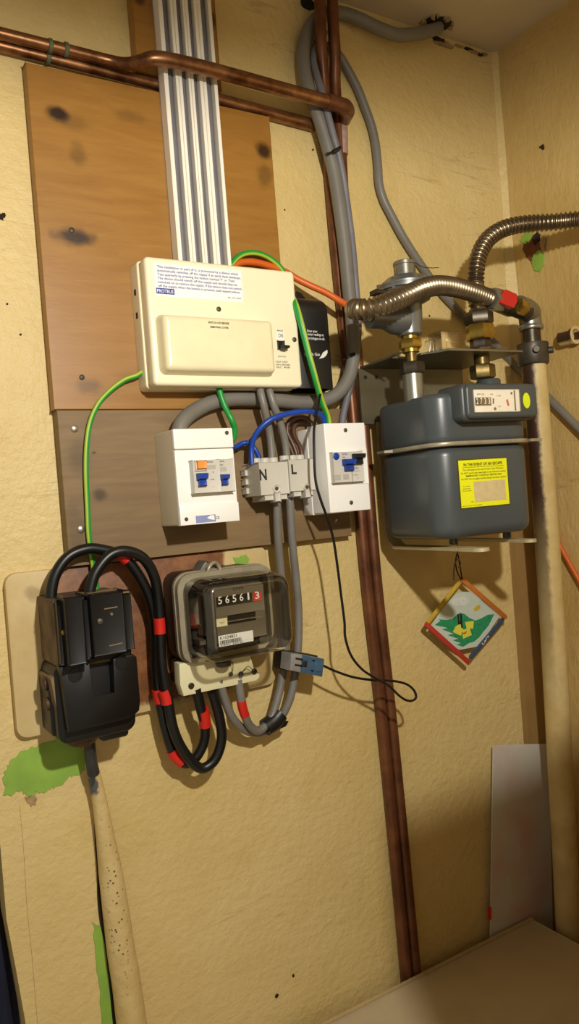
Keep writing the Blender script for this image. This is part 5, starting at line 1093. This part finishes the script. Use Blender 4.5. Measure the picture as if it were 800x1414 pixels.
b = MB(); b.lathe((XC-.014, yy+.030, zz), (0, -1, 0), [(0, .0135), (.024, .0135), (.025, .0155), (.030, .0155), (.030, .0105), (.018, .0100)], 22); b.build('pipe_stub', 'pipe_cream', label='short cream painted pipe stub on the right wall at the frame edge', cat='pipe')

# frosted sheet leaning in the corner
b = MB(); b.solid([(0.9814, -0.0165, -0.4602), (1.1225, -0.0165, -0.4905), (1.0965, -0.0135, -0.8970), (0.9378, -0.0135, -0.8361)], (0, 0.0025, 0)); b.build('plastic_sheet', 'sheet', smooth=False, label='frosted plastic sheet leaning against the wall behind the worktop corner', cat='sheet')
b = MB(); b.solid([(0.9373, -0.0180, -0.7351), (0.9459, -0.0180, -0.7381), (0.9437, -0.0180, -0.7591), (0.9352, -0.0180, -0.7561)], (0, 0.0008, 0)); b.build('red_tag', 'red_tape', smooth=False, label='small red tag at the left edge of the frosted plastic sheet', cat='tag')

# ================================================================ hanging painted picture
t = thing('hanging_picture', 'child-made diamond picture framed in four coloured sticks, hanging under the gas meter', 'picture', (0.9158, -0.0300, -0.3019))
M['st_y'] = plain('yellow_stick', '#cfae3c', 0.6); M['st_o'] = plain('orange_stick', '#c8742f', 0.6); M['st_r'] = plain('red_stick', '#c23a2c', 0.6); M['st_b'] = plain('blue_stick', '#3d4f68', 0.6)
M['card'] = plain('pale_painted_card', '#c6d2c4', 0.7, 0, 0.06, 60); M['p_green'] = plain('green_paint_dab', '#0f7d4a', 0.6, 0, 0.22, 160, dark='#2f9a68'); M['p_white'] = plain('white_paint_dab', '#d9dcd4', 0.7, 0, 0.1, 150); M['p_yel'] = plain('yellow_paint_dab', '#cdb93a', 0.6); M['p_fl'] = plain('yellow_paper', '#e2dc4a', 0.6)
def stick(a, c, w, o0, o1, name, mat):
    a = Vector((a[0], 0, a[2])); c = Vector((c[0], 0, c[2])); d = (c-a).normalized(); n_ = Vector((-d.z, 0, d.x)); P = []
    for k in range(7): q = -PI/2+PI*k/6; P.append(c+d*math.cos(q)*w/2+n_*math.sin(q)*w/2)
    for k in range(7): q = PI/2+PI*k/6; P.append(a+d*math.cos(q)*w/2+n_*math.sin(q)*w/2)
    b = MB(); b.prism([(p.x, p.z) for p in P], o0, o1, .0004); return b.build(name, mat, t)
card_o = 0.0245
b = MB(); b.prism([(p[0], p[2]) for p in [(0.9127, -0.0250, -0.1799), (0.9297, -0.0250, -0.1796), (0.9448, -0.0250, -0.1822), (0.9742, -0.0250, -0.2019), (1.0120, -0.0250, -0.2342), (0.9730, -0.0250, -0.2655), (0.9506, -0.0250, -0.2784), (0.9097, -0.0250, -0.2772), (0.8816, -0.0250, -0.2584), (0.8506, -0.0250, -0.2278), (0.8773, -0.0250, -0.2036)]], 0.0225, card_o); cd = b.build('card', 'card', t)
def dab(name, pts, mat, o=0.0251, lab=None):
    b = MB(); b.prism([(p[0], p[2]) for p in pts], card_o-.0003, o); return b.build(name, mat, cd, smooth=False, label=lab)
dab('painted_hill', [(0.8588, -0.0250, -0.2266), (0.8722, -0.0250, -0.2212), (0.8677, -0.0250, -0.2181), (0.8836, -0.0250, -0.2217), (0.8984, -0.0250, -0.2226), (0.9073, -0.0250, -0.2177), (0.9177, -0.0250, -0.2142), (0.9275, -0.0250, -0.2181), (0.9370, -0.0250, -0.2258), (0.9518, -0.0250, -0.2330), (0.9659, -0.0250, -0.2313), (0.9822, -0.0250, -0.2273), (0.9982, -0.0250, -0.2283), (0.9901, -0.0250, -0.2374), (0.9820, -0.0250, -0.2465), (0.9688, -0.0250, -0.2547), (0.9574, -0.0250, -0.2631), (0.9447, -0.0250, -0.2686), (0.9326, -0.0250, -0.2691), (0.9185, -0.0250, -0.2731), (0.9040, -0.0250, -0.2670), (0.9142, -0.0250, -0.2661), (0.8965, -0.0250, -0.2583), (0.9099, -0.0250, -0.2580), (0.8860, -0.0250, -0.2479), (0.8993, -0.0250, -0.2476), (0.8740, -0.0250, -0.2362), (0.8872, -0.0250, -0.2358)], 'p_green')
dab('painted_cloud', [(0.8980, -0.0250, -0.1941), (0.9102, -0.0250, -0.1883), (0.9254, -0.0250, -0.1878), (0.9387, -0.0250, -0.1921), (0.9397, -0.0250, -0.1985), (0.9290, -0.0250, -0.2033), (0.9122, -0.0250, -0.2022), (0.9008, -0.0250, -0.1994)], 'p_white')
dab('painted_sun', [(0.9487, -0.0250, -0.2123), (0.9560, -0.0250, -0.2083), (0.9631, -0.0250, -0.2067), (0.9661, -0.0250, -0.2122), (0.9587, -0.0250, -0.2163), (0.9517, -0.0250, -0.2166)], 'p_yel')
dab('yellow_paper_piece', [(0.9045, -0.0260, -0.2359), (0.9166, -0.0260, -0.2327), (0.9206, -0.0260, -0.2433), (0.9145, -0.0260, -0.2536), (0.8970, -0.0260, -0.2446)], 'p_fl', 0.0256)
dab('yellow_paper_piece', [(0.9268, -0.0260, -0.2317), (0.9473, -0.0260, -0.2329), (0.9443, -0.0260, -0.2457), (0.9291, -0.0260, -0.2434)], 'p_fl', 0.0258)
dab('yellow_paper_piece', [(0.9188, -0.0260, -0.2443), (0.9359, -0.0260, -0.2432), (0.9397, -0.0260, -0.2563), (0.9190, -0.0260, -0.2593)], 'p_fl', 0.0260)
dab('black_stroke', [(0.9107, -0.0260, -0.2156), (0.9132, -0.0260, -0.2160), (0.9131, -0.0260, -0.2334), (0.9106, -0.0260, -0.2331)], 'ink_k', 0.0262)
dab('black_stroke', [(0.9165, -0.0260, -0.2165), (0.9198, -0.0260, -0.2170), (0.9200, -0.0260, -0.2407), (0.9167, -0.0260, -0.2402), (0.9165, -0.0260, -0.2339), (0.9131, -0.0260, -0.2334), (0.9136, -0.0260, -0.2285), (0.9161, -0.0260, -0.2289)], 'ink_k', 0.0262)
dab('red_mark', [(0.9168, -0.0260, -0.2477), (0.9216, -0.0260, -0.2497), (0.9287, -0.0260, -0.2471), (0.9266, -0.0260, -0.2505), (0.9214, -0.0260, -0.2522)], 'ink_r', 0.0264)
stick((0.9211, -0.0270, -0.1615), (0.8415, -0.0270, -0.2213), .0074, 0.0245, 0.0270, 'stick', 'st_y')
stick((1.0165, -0.0270, -0.2411), (0.9342, -0.0270, -0.2931), .0078, 0.0245, 0.0270, 'stick', 'st_b')
so = stick((0.9246, -0.0290, -0.1575), (1.0212, -0.0290, -0.2365), .0084, 0.0270, 0.0295, 'stick', 'st_o')
stick((0.8380, -0.0290, -0.2224), (0.9231, -0.0290, -0.2990), .0084, 0.0270, 0.0295, 'stick', 'st_r')
p = (0.9633, -0.0272, -0.2777)
pq = (0.9787, -0.0272, -0.2649)
lettering([(('Lara', p[0], 0.0274, p[2], ((pq[0]-p[0])**2+(pq[2]-p[2])**2)**.5*1.05, .0052), dict(rot=math.atan2(pq[2]-p[2], pq[0]-p[0])))], 'ink_w', t, label='white handwritten name')
b = MB(); b.tube([(0.9203, -0.0300, -0.1569), (0.9123, -0.0310, -0.1435), (0.9090, -0.0320, -0.1258), (0.9127, -0.0340, -0.1113), (0.9173, -0.0320, -0.1267), (0.9206, -0.0310, -0.1445), (0.9228, -0.0300, -0.1572)], .0011, 8, 6); b.build('hanging_loop', 'black_pl', t)
b = MB(); b.tube([(0.9056, -0.0280, -0.1565), (0.9050, -0.0300, -0.1427), (0.9080, -0.0320, -0.1269), (0.9143, -0.0330, -0.1214), (0.9195, -0.0320, -0.1294), (0.9154, -0.0320, -0.1364)], .0013, 8, 6); b.build('wire_hook', 'alloy', t)
b = MB(); b.tube([(0.9122, -0.0340, -0.1162), (0.9123, -0.0360, -0.0964), (0.9116, -0.0380, -0.0840)], .0010, 8, 4); b.build('string', 'brown_wire', t)
bpy.context.view_layer.update()
